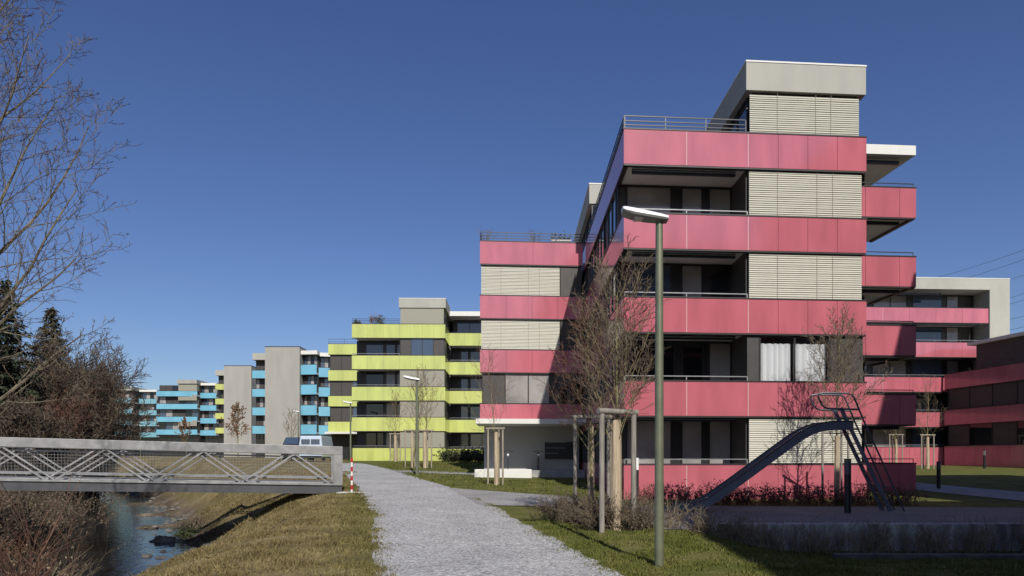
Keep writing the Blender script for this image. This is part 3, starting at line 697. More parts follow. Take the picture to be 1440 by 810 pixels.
# ------------------------------------------------------------------ street lamps
def lamp(pos, h, lab, sc=1.0, arm=-1):
    t = thing('street_lamp', pos, lab, 'street lamp', 'street lamps along the path')
    x, y, z = pos; r = .068*sc
    p = MB().tube([(x, y, z-.1), (x, y, z+.3), (x, y, z+h*.5), (x, y, z+h)], [r*1.05, r*1.03, r*.95, r*.80], 20).build('pole', 'lamppole', t, smooth=True)
    MB().cyl((x, y, z+.62), .30, r*1.035, 20).build('access_door', 'lamppole', p)
    # tapering head: closed loft of rounded sections
    secs = [(.12, .11, .055, -.03), (.0, .135, .07, -.04), (-.2, .155, .085, -.05), (-.40, .155, .09, -.05), (-.52, .135, .08, -.04), (-.56, .11, .05, -.02)]
    def loft(up):
        V = []; n = 10
        for (sx, hw, hh, bz) in secs:
            for j in range(n):
                f = j/(n-1); yy_ = -hw*math.cos(f*PI); zz = (hh*math.sin(f*PI)**.6 if 0 < f < 1 else 0) if up else (-.45*hh*math.sin(f*PI)**.5 if 0 < f < 1 else 0)
                zz = zz + (.01 if up else 0)
                V.append((x+arm*-sx*sc, y+yy_*sc, z+h+.04+(bz+zz - sx*.19)*sc))
        k = len(secs); F = [(i*n+j, i*n+j+1, (i+1)*n+j+1, (i+1)*n+j) for i in range(k-1) for j in range(n-1)]
        F += [tuple(range(n)), tuple(range((k-1)*n, k*n))] + [(i*n, (i+1)*n, (i+1)*n+n-1, i*n+n-1) for i in range(k-1)]
        return MB().add(V, F)
    hd = loft(True).build('lamp_head', 'lampwhite', t, smooth=True)
    loft(False).build('underside', 'lampgrey', hd, smooth=True)
    MB().box(x+arm*.38*sc if arm < 0 else x+.12*sc, x+arm*.12*sc if arm < 0 else x+.38*sc, y-.09*sc, y+.09*sc, z+h+.0*sc, z+h+.035*sc).build('lens', 'lens', hd)
    return t
b = GP(927, 797); lamp(b, CZ+(HY-309)/FPX*b.y-b.z, 'tall olive street lamp in the lawn in front of the pink block')
b = GP(586.5, 668); lamp(b, CZ+(HY-534)/FPX*b.y-b.z, 'grey street lamp among the staked trees before the yellow block', 1.25)
b = on(493, 62); lamp(b, CZ+(HY-567)/FPX*62-b.z, 'street lamp at the left corner of the yellow block', 1.15)
b = on(419.5, 96); lamp(b, CZ+(HY-579)/FPX*96-b.z, 'street lamp in front of the grey gable of the blue block', 1.3)
b = on(197.5, 120); lamp(b, CZ+(HY-599)/FPX*120-b.z, 'distant street lamp beyond the footbridge near the teal block', 1.3)

# ------------------------------------------------------------------ bollards
def bollard(pos, h, r, lab, body, head):
    t = thing('bollard', pos, lab, 'bollard light', 'bollard lights')
    x, y, z = pos
    MB().cyl((x, y, z-.05), h*.72+.05, r, 16).build('post', body, t, smooth=True)
    MB().cyl((x, y, z+h*.722), h*.25, r*1.02, 16).build('lamp_head', head, t, smooth=True)
    MB().cyl((x, y, z+h*.973), h*.027, r*1.06, 16).build('cap', body, t, smooth=True)
b = on(894.5, 22.6); bollard(b, CZ+(HY-642)/FPX*22.6-b.z, .085, 'slim bollard light with white head beside the left corner of the pink block', 'railing', 'lampwhite')
b = on(1192, 19.6); bollard(b, CZ+(HY-645)/FPX*19.6-b.z, .09, 'dark bollard light standing beneath the slide platform', 'black', 'slidepaint')
b = on(1320, 31); bollard(b, CZ+(HY-649)/FPX*31-b.z, .085, 'black bollard light in the shaded lawn right of the slide', 'black', 'slidepaint')
b = on(1384.5, 50); bollard(b, CZ+(HY-633)/FPX*50-b.z, .09, 'small bollard light with bright head in front of the red wing', 'black', 'chrome')

# ------------------------------------------------------------------ slide
SD = 20.3
def S(px, py, dy=0): q = PX(px, py, SD); return Vector((q.x, q.y+dy, q.z))
b = S(1215, 716)
t = thing('playground_slide', (b.x, b.y, G(b.x, b.y)), 'long dark steel playground slide with ladder on the shaded play area', 'slide')
prof = [(949, 711), (962, 711.5), (978, 710.5), (990, 706.5), (1003, 699), (1030, 680), (1060, 658), (1090, 636), (1108, 623), (1122, 613), (1136, 605.5), (1150, 601), (1165, 599), (1180, 598.5), (1194, 598.5)]
P3 = [S(*p) for p in prof]; hw = .26
def sweep(sec):
    V = []; n = len(sec)
    for i, p in enumerate(P3):
        tn = (P3[min(i+1, len(P3)-1)]-P3[max(i-1, 0)]).normalized(); nm = Vector((-tn.z, 0, tn.x))
        if nm.z < 0: nm = -nm
        for (dy, h) in sec: V.append(p+Vector((0, dy, 0))+nm*h)
    k = len(P3)
    F = [(i*n+j, i*n+(j+1) % n, (i+1)*n+(j+1) % n, (i+1)*n+j) for i in range(k-1) for j in range(n)] + [tuple(range(n))[::-1], tuple(range((k-1)*n, k*n))]
    return MB().add(V, F)
sweep([(-hw+.012, -.09), (hw-.012, -.09), (hw-.012, -.075), (-hw+.012, -.075)]).build('chute', 'slidesteel', t, smooth=True)
for s_ in (-1, 1):
    y0, y1 = (s_*hw-.01, s_*hw+.01)
    sweep([(y0, -.125), (y1, -.125), (y1, .10), (y0, .10)]).build('side_panel', 'slidesteel', t, smooth=True)
    sweep([(s_*(hw+.012)-.022, .101), (s_*(hw+.012)+.022, .101), (s_*(hw+.012)+.022, .135), (s_*(hw+.012)-.022, .135)]).build('edge_rail', 'slidepaint', t, smooth=True)
foot = S(1248, 720); foot.z = G(foot.x, foot.y)-.05
top = S(1177, 574)
for s_ in (-1, 1):
    MB().bar(foot+Vector((0, s_*.22, 0)), top+Vector((0, s_*.22, 0)), .05, .10).build('stringer', 'slidesteel', t)
dv = top-foot
for i in range(1, 10):
    q = foot+dv*(i/10.6); MB().box(q.x-.045, q.x+.045, q.y-.194, q.y+.194, q.z-.012, q.z+.012).build('rung', 'slidepaint', t)
pq = S(1190, 600); MB().box(pq.x-.28, pq.x+.2, SD-.24, SD+.24, pq.z-.09, pq.z-.05).build('platform', 'slidesteel', t)
lf = S(955, 712); m = MB()
for s_ in (-1, 1): m.bar((lf.x, SD+s_*.2, G(lf.x, SD)-.05), (lf.x, SD+s_*.2, lf.z-.1), .05)
m.build('foot_support', 'slidepaint', t)
for s_ in (-1, 1):
    dy = s_*.26
    loop = [(1266, 720), (1230, 640), (1208, 592), (1197, 565), (1193, 557), (1187, 554.5), (1152, 553.5), (1146, 555), (1145, 559), (1150, 570), (1154, 574), (1160, 575.5), (1195, 576.5), (1202, 577)]
    pts = [S(x, y, dy) for x, y in loop]; pts[0].z = G(pts[0].x, pts[0].y)-.05
    MB().tube(pts, .026, 8).build('handrail', 'slidepaint', t, smooth=True)
m = MB()
for px, py in ((1213, 604), (1232, 645), (1250, 685)):
    for s_ in (-1, 1): m.bar(S(px, py, s_*.26), S(px-20, py-1, s_*.22), .02)
m.build('bracket', 'slidepaint', t)

# ------------------------------------------------------------------ low wall
def low_wall(name, x0, x1, y0, y1, zt, lab, zbase=None):
    t_ = MB(); xs = np.linspace(x0, x1, 40)
    for i in range(39): t_.box(xs[i]+.002, xs[i+1]-.002 if i % 6 == 5 else xs[i+1]+.002, y0, y1, G(xs[i], y0-.3)-.4, zt)
    o = MB().box(x0, x1, y0, y1, CZ-2.6, zt).build(name, 'oldconcrete', None, bevel=.02); tag(o, lab, 'wall')
low_wall('retaining_wall', 4.0, 24, WALL_Y-.03, WALL_Y+.32, CZ-1.40, 'low weathered concrete wall along the front of the play area')
o = MB().prism([(6.4, 14.0), (24, 13.4), (24, 13.62), (6.4, 14.22)], CZ-2.5, CZ-1.88).build('edging_wall', 'edging', None, bevel=.02); tag(o, 'lower dark concrete edging in the shaded grass before the play area', 'wall')

# ------------------------------------------------------------------ trees
def grow(r, p, d, L_, rad, lev, maxlev, out, prm):
    n = prm['seg'][min(lev, len(prm['seg'])-1)]; pts = [p.copy()]; rads = [rad]; q = p.copy(); v = d.normalized()
    for i in range(n):
        wv = prm['wob'][min(lev, len(prm['wob'])-1)]
        v = (v + Vector((r.gauss(0, wv), r.gauss(0, wv), r.gauss(0, wv)+prm['up'][min(lev, len(prm['up'])-1)]))).normalized()
        q = q + v*(L_/n); pts.append(q.copy()); rads.append(max(prm['rmin'], rad*(1-(i+1)/n*(1-prm['tip'][min(lev, len(prm['tip'])-1)]))))
    out.append((pts, rads, lev))
    if lev >= maxlev: return
    nc = prm['kids'][lev]
    for c in range(nc):
        t_ = prm['start'][lev]+(1-prm['start'][lev])*(c+r.random())/nc
        i = min(int(t_*n), n-1); f = t_*n-i
        pp = pts[i].lerp(pts[i+1], f); rr = rads[i]*(1-f)+rads[i+1]*f
        tn = (pts[i+1]-pts[i]).normalized()
        a = r.uniform(*prm['ang'][min(lev, len(prm['ang'])-1)]); az = c*2.4+r.uniform(-.6, .6)
        x = tn.cross(Vector((.31, .8, .52))).normalized(); y = tn.cross(x)
        dd = tn*math.cos(a)+(x*math.cos(az)+y*math.sin(az))*math.sin(a)
        if prm.get('flat') and lev == 0: pass
        ll = L_*prm['ratio'][min(lev, len(prm['ratio'])-1)]*(1-prm['fall'][min(lev, len(prm['fall'])-1)]*t_)*r.uniform(.75, 1.2)
        grow(r, pp, dd, ll, max(prm['rmin'], rr*prm['rr'][min(lev, len(prm['rr'])-1)]), lev+1, maxlev, out, prm)
def build_tree(root, out, woody, mtrunk, mcrown):
    a = MB(); b = MB()
    for pts, rads, lev in out:
        (a if lev < woody else b).tube(pts, rads, 10 if lev == 0 else (5 if lev < woody else 3), cap=lev < woody)
    a.build('trunk', mtrunk, root, smooth=True); b.build('crown', mcrown, root)
YOUNG = dict(seg=[9, 6, 4, 3, 2], wob=[.03, .07, .10, .12], up=[.05, .10, .07, .04], tip=[.12, .25, .4, .6], kids=[24, 7, 4, 0], start=[.34, .18, .15], ang=[(.45, .8), (.4, .8), (.4, .9)],
             ratio=[.50, .42, .45], fall=[.62, .5, .4], rr=[.36, .52, .62], rmin=.0045)
def young(seed, pos, h, lab, grp='young staked trees', mcrown='twig', mtrunk='barkyellow', trad=.045, dead=False, **kw):
    t = thing('young_tree', pos, lab, 'tree', grp); r = random.Random(seed); out = []; prm = dict(YOUNG); prm.update(kw)
    grow(r, Vector(pos)-Vector((0, 0, .1)), Vector((r.uniform(-.02, .02), r.uniform(-.02, .02), 1)), h, trad, 0, 3, out, prm)
    build_tree(t, out, 2, mtrunk, mcrown)
    if dead:
        m = MB()
        for pts, rads, lev in out:
            if lev < 2: continue
            for q in pts[1:]:
                for _ in range(1):
                    c = q+Vector((r.gauss(0, .05), r.gauss(0, .05), r.gauss(0, .05))); s = r.uniform(.07, .13)
                    d1 = Vector((r.uniform(-1, 1), r.uniform(-1, 1), r.uniform(-1, 1))).normalized()*s; d2 = d1.orthogonal().normalized()*s*.6
                    m.add([c-d1, c+d2, c+d1, c-d2], [(0, 1, 2, 3)])
        m.build('leaves', 'leafdead', t)
    return t
def support(base, pts, h, bars, lab, rad=.045, wrap=None, mt='woodgrey'):
    t = thing('tree_support', base, lab, 'tree stakes', 'timber tree supports')
    P2 = [Vector((base[0]+a, base[1]+b_, 0)) for a, b_ in pts]
    for q in P2:
        z = G(q.x, q.y); MB().tube([(q.x, q.y, z-.2), (q.x, q.y, z+h)], [rad, rad*.95], 10).build('post', mt, t, smooth=True)
    zt = base[2]+h
    for i, j in bars:
        a, b_ = P2[i], P2[j]; e = (b_-a).normalized()*.1
        MB().tube([(a.x-e.x, a.y-e.y, zt+rad*.8), (b_.x+e.x, b_.y+e.y, zt+rad*.8)], rad*1.05, 10).build('crossbar', mt, t, smooth=True)
    m = MB()
    for q in P2:
        mid = Vector((base[0], base[1], zt-.12)); m.tube([(q.x, q.y, zt-.1), mid], .014, 5)
    m.build('binding', 'rope', t)
    return t
def wrap(tree, pos, h, r, lean=0):
    m = MB(); n = 14; V = []; rg = random.Random(int(pos[0]*100))
    zs = np.linspace(-.05, h, 9)
    for z in zs:
        for j in range(n):
            a = 2*PI*j/n; rr = r*(1+.12*math.sin(j*2.7+z)+rg.uniform(-.05, .05))*(1-.18*z/h); V.append((pos[0]+rr*math.cos(a), pos[1]+rr*math.sin(a), pos[2]+z))
    F = [(i*n+j, i*n+(j+1) % n, (i+1)*n+(j+1) % n, (i+1)*n+j) for i in range(8) for j in range(n)] + [tuple(range(8*n, 9*n))]
    m.add(V, F).build('trunk_wrap', 'matwrap', tree, smooth=True)
# near pair
b = on(866, 15.6); tr = young(11, b, 5.3, 'larger bare young tree with straw trunk wrap, left of the tall lamp', trad=.055, kids=[36, 10, 5, 0], rmin=.005); wrap(tr, b, 2.42, .125)
support(b, [(-.36, -.42), (.40, .05), (.14, .62)], CZ+(HY-583)/FPX*15.6-b.z, [(0, 1)], 'thick three-post timber support around the larger wrapped tree by the lamp', .062)
b = on(831, 18.2); tr = young(5, b, 4.9, 'bare multi-stemmed young tree left of the larger wrapped tree', trad=.05, kids=[34, 9, 5, 0], mcrown='twigred'); wrap(tr, b, 2.35, .085)
support(b, [(-.42, -.15), (.35, .5), (.42, -.2)], CZ+(HY-589)/FPX*18.2-b.z, [(0, 2)], 'timber support around the left tree of the near pair', .048)
b = GP(698, 682); tr = young(3, b, 5.4, 'slim bare young tree before the white entrance canopy', trad=.035, mcrown='twigred', kids=[18, 5, 3, 0]); wrap(tr, b, 2.3, .10)
support(b, [(-.36, .0), (.28, -.1), (.1, .5)], 2.42, [(0, 1)], 'pale timber support before the entrance step', .042, mt='wood')
b = on(1177, 22.8); tr = young(8, b, 5.6, 'bare young tree directly behind the slide ladder', trad=.05, kids=[30, 9, 5, 0], rmin=.006); wrap(tr, b, 2.2, .09)
support(b, [(-.42, .1), (.22, -.3), (.33, .4)], 2.4, [(0, 1)], 'slim timber support behind the slide', .036)
b = on(1304.5, 49); young(9, b, 5.6, 'bare young tree in front of the red wing', trad=.05, kids=[22, 6, 3, 0]); 
wrap(bpy.context.scene.objects[-1] if False else [o for o in bpy.data.objects if o.get('label') == 'bare young tree in front of the red wing'][0], b, 2.2, .11)
support(b, [(-.42, 0), (.42, 0), (0, .5)], 2.3, [(0, 1)], 'pale timber support on the sunlit strip before the red wing', .045, mt='wood')
b = on(1260, 56); tr = young(14, b, 4.2, 'small bare young tree just right of the pink block corner', trad=.05, kids=[18, 5, 3, 0]); wrap(tr, b, 2.1, .11)
support(b, [(-.5, 0), (.5, 0), (0, .5)], 2.4, [(0, 1)], 'timber support behind the corner of the pink block', .045, mt='wood')
for px, d, seed, lab, lab2, mc in ((556, 61, 21, 'bare staked tree, leftmost of three before the yellow block', 'support of the leftmost tree before the yellow block', 'twigred'), (579.5, 45.5, 22, 'bare staked tree, middle of three before the yellow block', 'support of the middle tree before the yellow block', 'twig'),
                           (597.5, 45.0, 23, 'bare staked tree, rightmost of three before the yellow block', 'support of the rightmost tree before the yellow block', 'twigred')):
    b = on(px, d); tr = young(seed, b, 5.6, lab, trad=.05, kids=[20, 6, 3, 0], mcrown=mc, dead=False, rmin=.006); wrap(tr, b, 2.3, .12 if px != 579.5 else .08)
    support(b, [(-.42, -.1), (.42, 0), (.1, .6)], 2.35, [(0, 1)], lab2, .045, mt='wood')
b = on(335, 92); young(31, b, 6.3, 'young tree with brown dead leaves before the grey gable of the lime block', 'young trees beyond the bridge', dead=True, trad=.09, rmin=.012, kids=[24, 5, 2, 0], start=[.3, .2, .2], ang=[(.5, .95), (.5, .9), (.5, .9)])
b = on(410, 92); young(32, b, 5.9, 'thin bare young tree before the grey gable of the blue block', 'young trees beyond the bridge', trad=.06, rmin=.012, kids=[22, 5, 2, 0])
b = on(262, 112); young(33, b, 5.6, 'young tree with reddish leaves before the distant blue block', 'young trees beyond the bridge', dead=True, trad=.08, rmin=.014, kids=[20, 4, 2, 0])

# big bare tree at the left edge
b = Vector((-10.6, 12.0, G(-10.6, 12.0)))
t = thing('bare_tree', b, 'big leafless tree at the left edge with long spreading branches', 'tree'); r = random.Random(2); out = []
BIG = dict(seg=[8, 9, 7, 5, 3], wob=[.03, .07, .09, .12, .14], up=[.02, .045, .04, .02, .01], tip=[.45, .18, .2, .35, .5], kids=[0, 11, 8, 4, 0], start=[.3, .2, .15, .2], ang=[(.5, .9), (.45, .85), (.5, 1.0), (.5, 1.1)],
           ratio=[.7, .46, .44, .36], fall=[.3, .55, .5, .4], rr=[.55, .42, .5, .6], rmin=.0038)
tr_ = []; grow(r, b-Vector((0, 0, .2)), Vector((.03, .02, 1)), 10.0, .19, 0, 0, out, BIG)
tp = out[0][0]
limbs = [(3, (.85, -.05, .75), 3.7), (4, (.9, .15, .5), 3.9), (4, (.8, -.2, .7), 4.6), (5, (.75, .0, .65), 4.6), (5, (.6, .25, .9), 4.6), (6, (.75, -.2, .75), 4.2), (6, (.45, .1, 1), 4.4), (7, (.55, -.1, 1), 4.2), (7, (.6, .2, .55), 3.6), (8, (.25, .15, 1), 4.2), (8, (.5, .2, .8), 3.8), (8, (-.3, 0, 1), 4.0), (5, (-.7, .2, .7), 4.5), (6, (-.5, -.4, .8), 4.5), (4, (-.6, .6, .6), 4.5)]
for i, dv_, ln in limbs:
    grow(r, tp[i], Vector(dv_), ln, out[0][1][i]*.36, 1, 4, out, BIG)
build_tree(t, out, 3, 'bark', 'twig')

# far-bank trees
def conifer(pos, h, rbase, lab, seed, mt='needle', n=70):
    t = thing('conifer_tree', pos, lab, 'tree', 'conifers on the far bank'); r = random.Random(seed)
    x, y, z = pos
    MB().tube([(x, y, z-.2), (x, y, z+h*.5), (x, y, z+h)], [h*.016, h*.01, .02], 8).build('trunk', 'bark', t)
    m = MB()
    for i in range(n):
        f = (i+r.random())/n; zz = z+h*(.06+.94*f); L_ = rbase*(1-f)**.85*r.uniform(.6, 1.12)+.12; az = i*2.39996+r.uniform(-.3, .3)
        dx, dy = math.cos(az), math.sin(az); ns = max(3, int(L_/.16))
        for s in range(ns):
            g_ = (s+1)/ns; c = Vector((x+dx*L_*g_, y+dy*L_*g_, zz-L_*.30*g_**1.5+.22*L_*max(0, g_-.7)))
            wd = .10+.30*L_*(.25+.75*math.sin(PI*min(1, g_*1.02)))*.55
            for k in range(9):
                q = c+Vector((r.gauss(0, wd*.55), r.gauss(0, wd*.55), r.gauss(0, .10)))
                d1 = Vector((dx*.6+r.uniform(-.7, .7), dy*.6+r.uniform(-.7, .7), r.uniform(-.7, .05))).normalized()*r.uniform(.2, .42); d2 = d1.cross(Vector((r.uniform(-1, 1), r.uniform(-1, 1), 1))).normalized()*r.uniform(.05, .11)
                m.add([q-d2, q+d1, q+d2], [(0, 1, 2)])
    m.build('crown', mt, t)
conifer(on(72, 56), 56*.205+4.0, 4.4, 'dark pointed conifer on the far bank behind the bare thicket', 4, 'needlewarm', 190)
conifer(on(8, 47), 13.6, 3.4, 'dense dark conifer at the far left edge', 6, 'needle', 140)
conifer(on(-40, 44), 12.0, 3.2, 'dark conifer left of the dense edge conifer', 16, 'needle', 100)
conifer(on(40, 50), 8.0, 2.8, 'lower dark conifer between the two tall conifers', 18, 'needle', 90)
BUSH = dict(seg=[6, 5, 4, 3], wob=[.08, .10, .13, .15], up=[.05, .07, .05, .02], tip=[.3, .3, .4, .5], kids=[13, 9, 8, 0], start=[.08, .12, .1], ang=[(.35, .85), (.4, .9), (.4, 1.0)], ratio=[.62, .5, .5], fall=[.45, .4, .4], rr=[.5, .5, .6], rmin=.019)
def bushy(pos, h, lab, seed, spread=.5, stems=4, mt='twigbrown', grp='bare trees on the far bank', **kw):
    t = thing('bare_tree', pos, lab, 'tree', grp); r = random.Random(seed); out = []; prm = dict(BUSH); prm.update(kw)
    for s in range(stems):
        a = s*2*PI/stems+r.random(); grow(r, Vector(pos)+Vector((r.uniform(-.5, .5), r.uniform(-.4, .4), -.2)), Vector((math.cos(a)*spread*r.uniform(.3, 1), math.sin(a)*spread*r.uniform(.3, 1), 1)), h*1.14*r.uniform(.75, 1), .07, 0, 3, out, prm)
    build_tree(t, out, 1, 'bark', mt)
for px, d, h, seed, lab in ((84, 54, 9.2, 41, 'tall brown bare thicket tree just right of the pointed conifer'), (108, 60, 7.6, 42, 'brown bare tree overlapping the teal block'), (88, 50, 6.0, 43, 'shorter reddish bare bush before the brown thicket'),
                            (95, 58, 8.8, 50, 'tall dark bare thicket tree behind the pointed conifer'), (92, 57, 8.8, 51, 'brown bare tree at the middle of the far bank thicket'), (60, 52, 7.4, 52, 'bare brown tree left of the pointed conifer'), (92, 62, 10.0, 53, 'slim bare tree at the back of the thicket'),
                            (85, 50, 7.2, 44, 'bare brown bush beneath the pointed conifer'), (45, 48, 6.2, 45, 'bare bush left beneath the pointed conifer'), (130, 66, 5.2, 46, 'small bare tree at the right end of the thicket'), (20, 43, 5.0, 47, 'low bare bush at the left end of the thicket'),
                            (92, 46, 4.6, 48, 'low tangled bush just above the bridge rail'), (100, 52, 4.2, 49, 'low rusty bush above the bridge rail near the teal block')):
    bushy(on(px, d), h, lab, seed, mt='twigred' if seed in (43, 49, 45) else 'twigbrown', stems=7)

# ------------------------------------------------------------------ shrubs and brush
def stems(name, spots, hgt, mt, lab, cat, grp, n=60, rad=.006, fork=3, spread=.35, leaves=None, nleaf=0, leafs=.03):
    for i, (x, y, rr) in enumerate(spots):
        z = G(x, y); t = thing(name, (x, y, z), lab[i], cat, grp); r = random.Random(int(abs(x)*97+y*31)+i); m = MB(); lf = MB()
        for s in range(n):
            p = Vector((x+r.gauss(0, rr*.5), y+r.gauss(0, rr*.35), 0)); p.z = G(p.x, p.y)-.05; h = hgt*r.uniform(.5, 1.1)
            d = Vector((r.gauss(0, spread), r.gauss(0, spread), 1)); bend = Vector((r.gauss(0, .15), r.gauss(0, .15), -.05))
            pts = [p]; 
            for k in range(4): d = (d+bend+Vector((r.gauss(0, .1), r.gauss(0, .1), 0))).normalized(); pts.append(pts[-1]+d*h/4)
            m.tube(pts, [rad, rad*.9, rad*.75, rad*.6, rad*.3], 3, cap=False)
            for f in range(fork):
                k = r.randint(1, 3); q = pts[k]; dd = (d+Vector((r.gauss(0, .7), r.gauss(0, .7), r.uniform(-.1, .5)))).normalized()*h*r.uniform(.2, .45)
                m.tube([q, q+dd*.5+Vector((0, 0, .03)), q+dd], [rad*.6, rad*.45, rad*.25], 3, cap=False)
                for _ in range(nleaf):
                    c = q+dd*r.random()+Vector((r.gauss(0, .02), r.gauss(0, .02), r.gauss(0, .02))); d1 = Vector((r.uniform(-1, 1), r.uniform(-1, 1), r.uniform(-1, 1))).normalized()*leafs; d2 = d1.orthogonal().normalized()*leafs*.6
                    lf.add([c-d1, c+d2, c+d1, c-d2], [(0, 1, 2, 3)])
        m.build('stems', mt, t)
        if nleaf: lf.build('leaves', leaves, t)
def spot(px, py, rr): q = GP(px, py); return (q.x, q.y, rr)
stems('shrub', [(1.25, 17.6, .55), (1.75, 16.9, .5), (2.35, 16.4, .5), (2.0, 15.7, .4), (2.7, 15.6, .4)], .85, 'bushbrown', ['twiggy brown shrub at the left end of the hedge by the wrapped trees', 'twiggy brown shrub in front of the left wrapped tree', 'twiggy brown shrub behind the larger wrapped tree', 'low twiggy shrub at the foot of the larger wrapped tree', 'low twiggy shrub between wrapped tree and tall lamp'], 'shrub', 'twiggy shrubs by the path', 170, .006, 4, leaves='bushbrown', nleaf=2, leafs=.022)
stems('shrub', [(3.4, 15.9, .4), (4.1, 15.0, .35), (4.7, 15.0, .4)], .8, 'reed', ['dry shrub just right of the lamp pole', 'straggly dry shrub at the left end of the low wall', 'straggly dry shrub against the low wall below the slide'], 'shrub', 'dry shrubs by the low wall', 75, .005, 3, leaves='bushbrown', nleaf=1, leafs=.02)
sp = [(5.3+i*1.15, 15.0+.06*math.sin(i*2), .55) for i in range(9)]
ordn = ['first', 'second', 'third', 'fourth', 'fifth', 'sixth', 'seventh', 'eighth', 'ninth']
stems('shrub', sp, .80, 'reed', [f'dead upright stems before the low wall, {o_} clump from the slide end' for o_ in ordn], 'shrub', 'clumps before the low wall', 120, .006, 2, spread=.16)
sp = [(4.6+i*.95, 22.6+.12*math.sin(i*3), .6) for i in range(9)]
stems('hedge_plant', sp, .8, 'twigred', [f'small red-leaved hedge bush along the pink block, {o_} from the left corner' for o_ in ordn], 'hedge bush', 'low hedge along the pink block', 90, .006, 3, leaves='leafred', nleaf=3, leafs=.036)
# brush at the lower left
sp = [(-7.3, 10.2, .7), (-6.7, 9.4, .6), (-8.2, 11.6, .8), (-6.0, 8.6, .4), (-9.2, 12.8, .9), (-6.6, 8.0, .5)]
stems('brush', sp, 2.0, 'twigred', ['tall red-brown brush at the lower left corner', 'red-brown brush right of the lower left corner', 'reddish brush behind the corner brush', 'sparse thin brush nearest the viewer', 'brush at the water edge under the bridge', 'short thin brush at the bottom edge'], 'brush', 'riverside brush', 19, .0075, 3, spread=.2)
stems('brush', [(-10.2, 14.4, .9), (-11.2, 17.0, .9), (-9.6, 13.2, .9)], 1.9, 'reed', ['pale dry reeds at the stream edge', 'dry reeds beneath the bridge', 'dry reeds with old seed heads before the bridge'], 'reeds', 'riverside brush', 60, .007, 3, spread=.22, leaves='reed', nleaf=1, leafs=.04)
stems('brush', [(-17.5, 21.5, 1.6), (-18.6, 25.5, 1.8), (-21, 30, 2.0), (-16.2, 18.2, 1.5), (-24, 36, 2.2), (-28, 43, 2.4), (-31, 49, 2.4)], 2.4, 'bushbrown', ['dark tangled brush on the far bank by the bridge', 'dark tangled brush on the far bank beyond the bridge', 'brown brush farther up the far bank', 'dark brush on the far bank before the bridge', 'brown brush at the bend of the far bank', 'brown brush below the bare thicket', 'brown brush at the far bend below the conifer'], 'brush', 'far bank brush', 150, .014, 4, spread=.35, leaves='bushbrown', nleaf=2, leafs=.06)
stems('bush', [spot(262, 758, .35)], .9, 'hedge', ['small green bush on the lower grass bank beside the stream'], 'bush', None, 80, .005, 3, spread=.4, leaves='potplant', nleaf=3, leafs=.035)
stems('hedge', [(-5.2+i*1.25, 60, .8) for i in range(5)], 1.35, 'hedge', [f'dark clipped hedge before the yellow block, {o_} bush from the left' for o_ in ordn[:5]], 'hedge bush', 'dark hedge before the yellow block', 120, .01, 4, spread=.3, leaves='hedge', nleaf=4, leafs=.08)
# terrace shrubs
def pot_shrub(x, y, z, h, lab, dead=None):
    t = thing('potted_shrub', (x, y, z), lab, 'potted plant', 'terrace shrubs'); r = random.Random(int(h*100)); m = MB(); lf = MB()
    MB().tube([(x, y, z), (x, y, z+.4)], [.14, .18], 12).build('pot', 'lampgrey', t)
    for s in range(16):
        d = Vector((r.gauss(0, .35), r.gauss(0, .35), 1)).normalized(); p = Vector((x, y, z+.38)); q = p+d*h*r.uniform(.6, 1)
        m.tube([p, p.lerp(q, .5)+Vector((r.gauss(0, .04), r.gauss(0, .04), 0)), q], [.01, .008, .004], 3)
        for k in range(3):
            a = p.lerp(q, r.uniform(.4, 1)); m.tube([a, a+Vector((r.gauss(0, .15), r.gauss(0, .15), .1))], [.006, .003], 3)
            if dead:
                for _ in range(3):
                    c = a+Vector((r.gauss(0, .08), r.gauss(0, .08), r.gauss(0, .08))); d1 = Vector((r.uniform(-1, 1), r.uniform(-1, 1), r.uniform(-1, 1))).normalized()*.07; d2 = d1.orthogonal()*.6; lf.add([c-d1, c+d2, c+d1, c-d2], [(0, 1, 2, 3)])
    m.build('stems', 'twig', t)
    if dead: lf.build('leaves', dead, t)
q = FB.p(.3, .5, 0); pot_shrub(q[0], q[1], TB[3]-.5, 1.35, 'bare potted shrub at the left corner of the pink terrace')
q = FB.p(3.0, .6, 0); pot_shrub(q[0], q[1], TB[3]-.5, 1.3, 'bare potted shrub midway along the pink terrace rail')
q = FE.p(1.9, .6, 0); pot_shrub(q[0], q[1], TE[4]-.5, 1.4, 'rusty leaved potted shrub on the yellow block terrace', 'leafdead')
q = FE.p(2.6, .7, 0); pot_shrub(q[0], q[1], TE[4]-.5, 1.2, 'greenish potted shrub right of the rusty one on the yellow terrace', 'potplant')
q = FE.p(.3, .6, 0); pot_shrub(q[0], q[1], TE[4]-.5, .75, 'small potted shrub at the left corner of the yellow terrace', 'hedge')

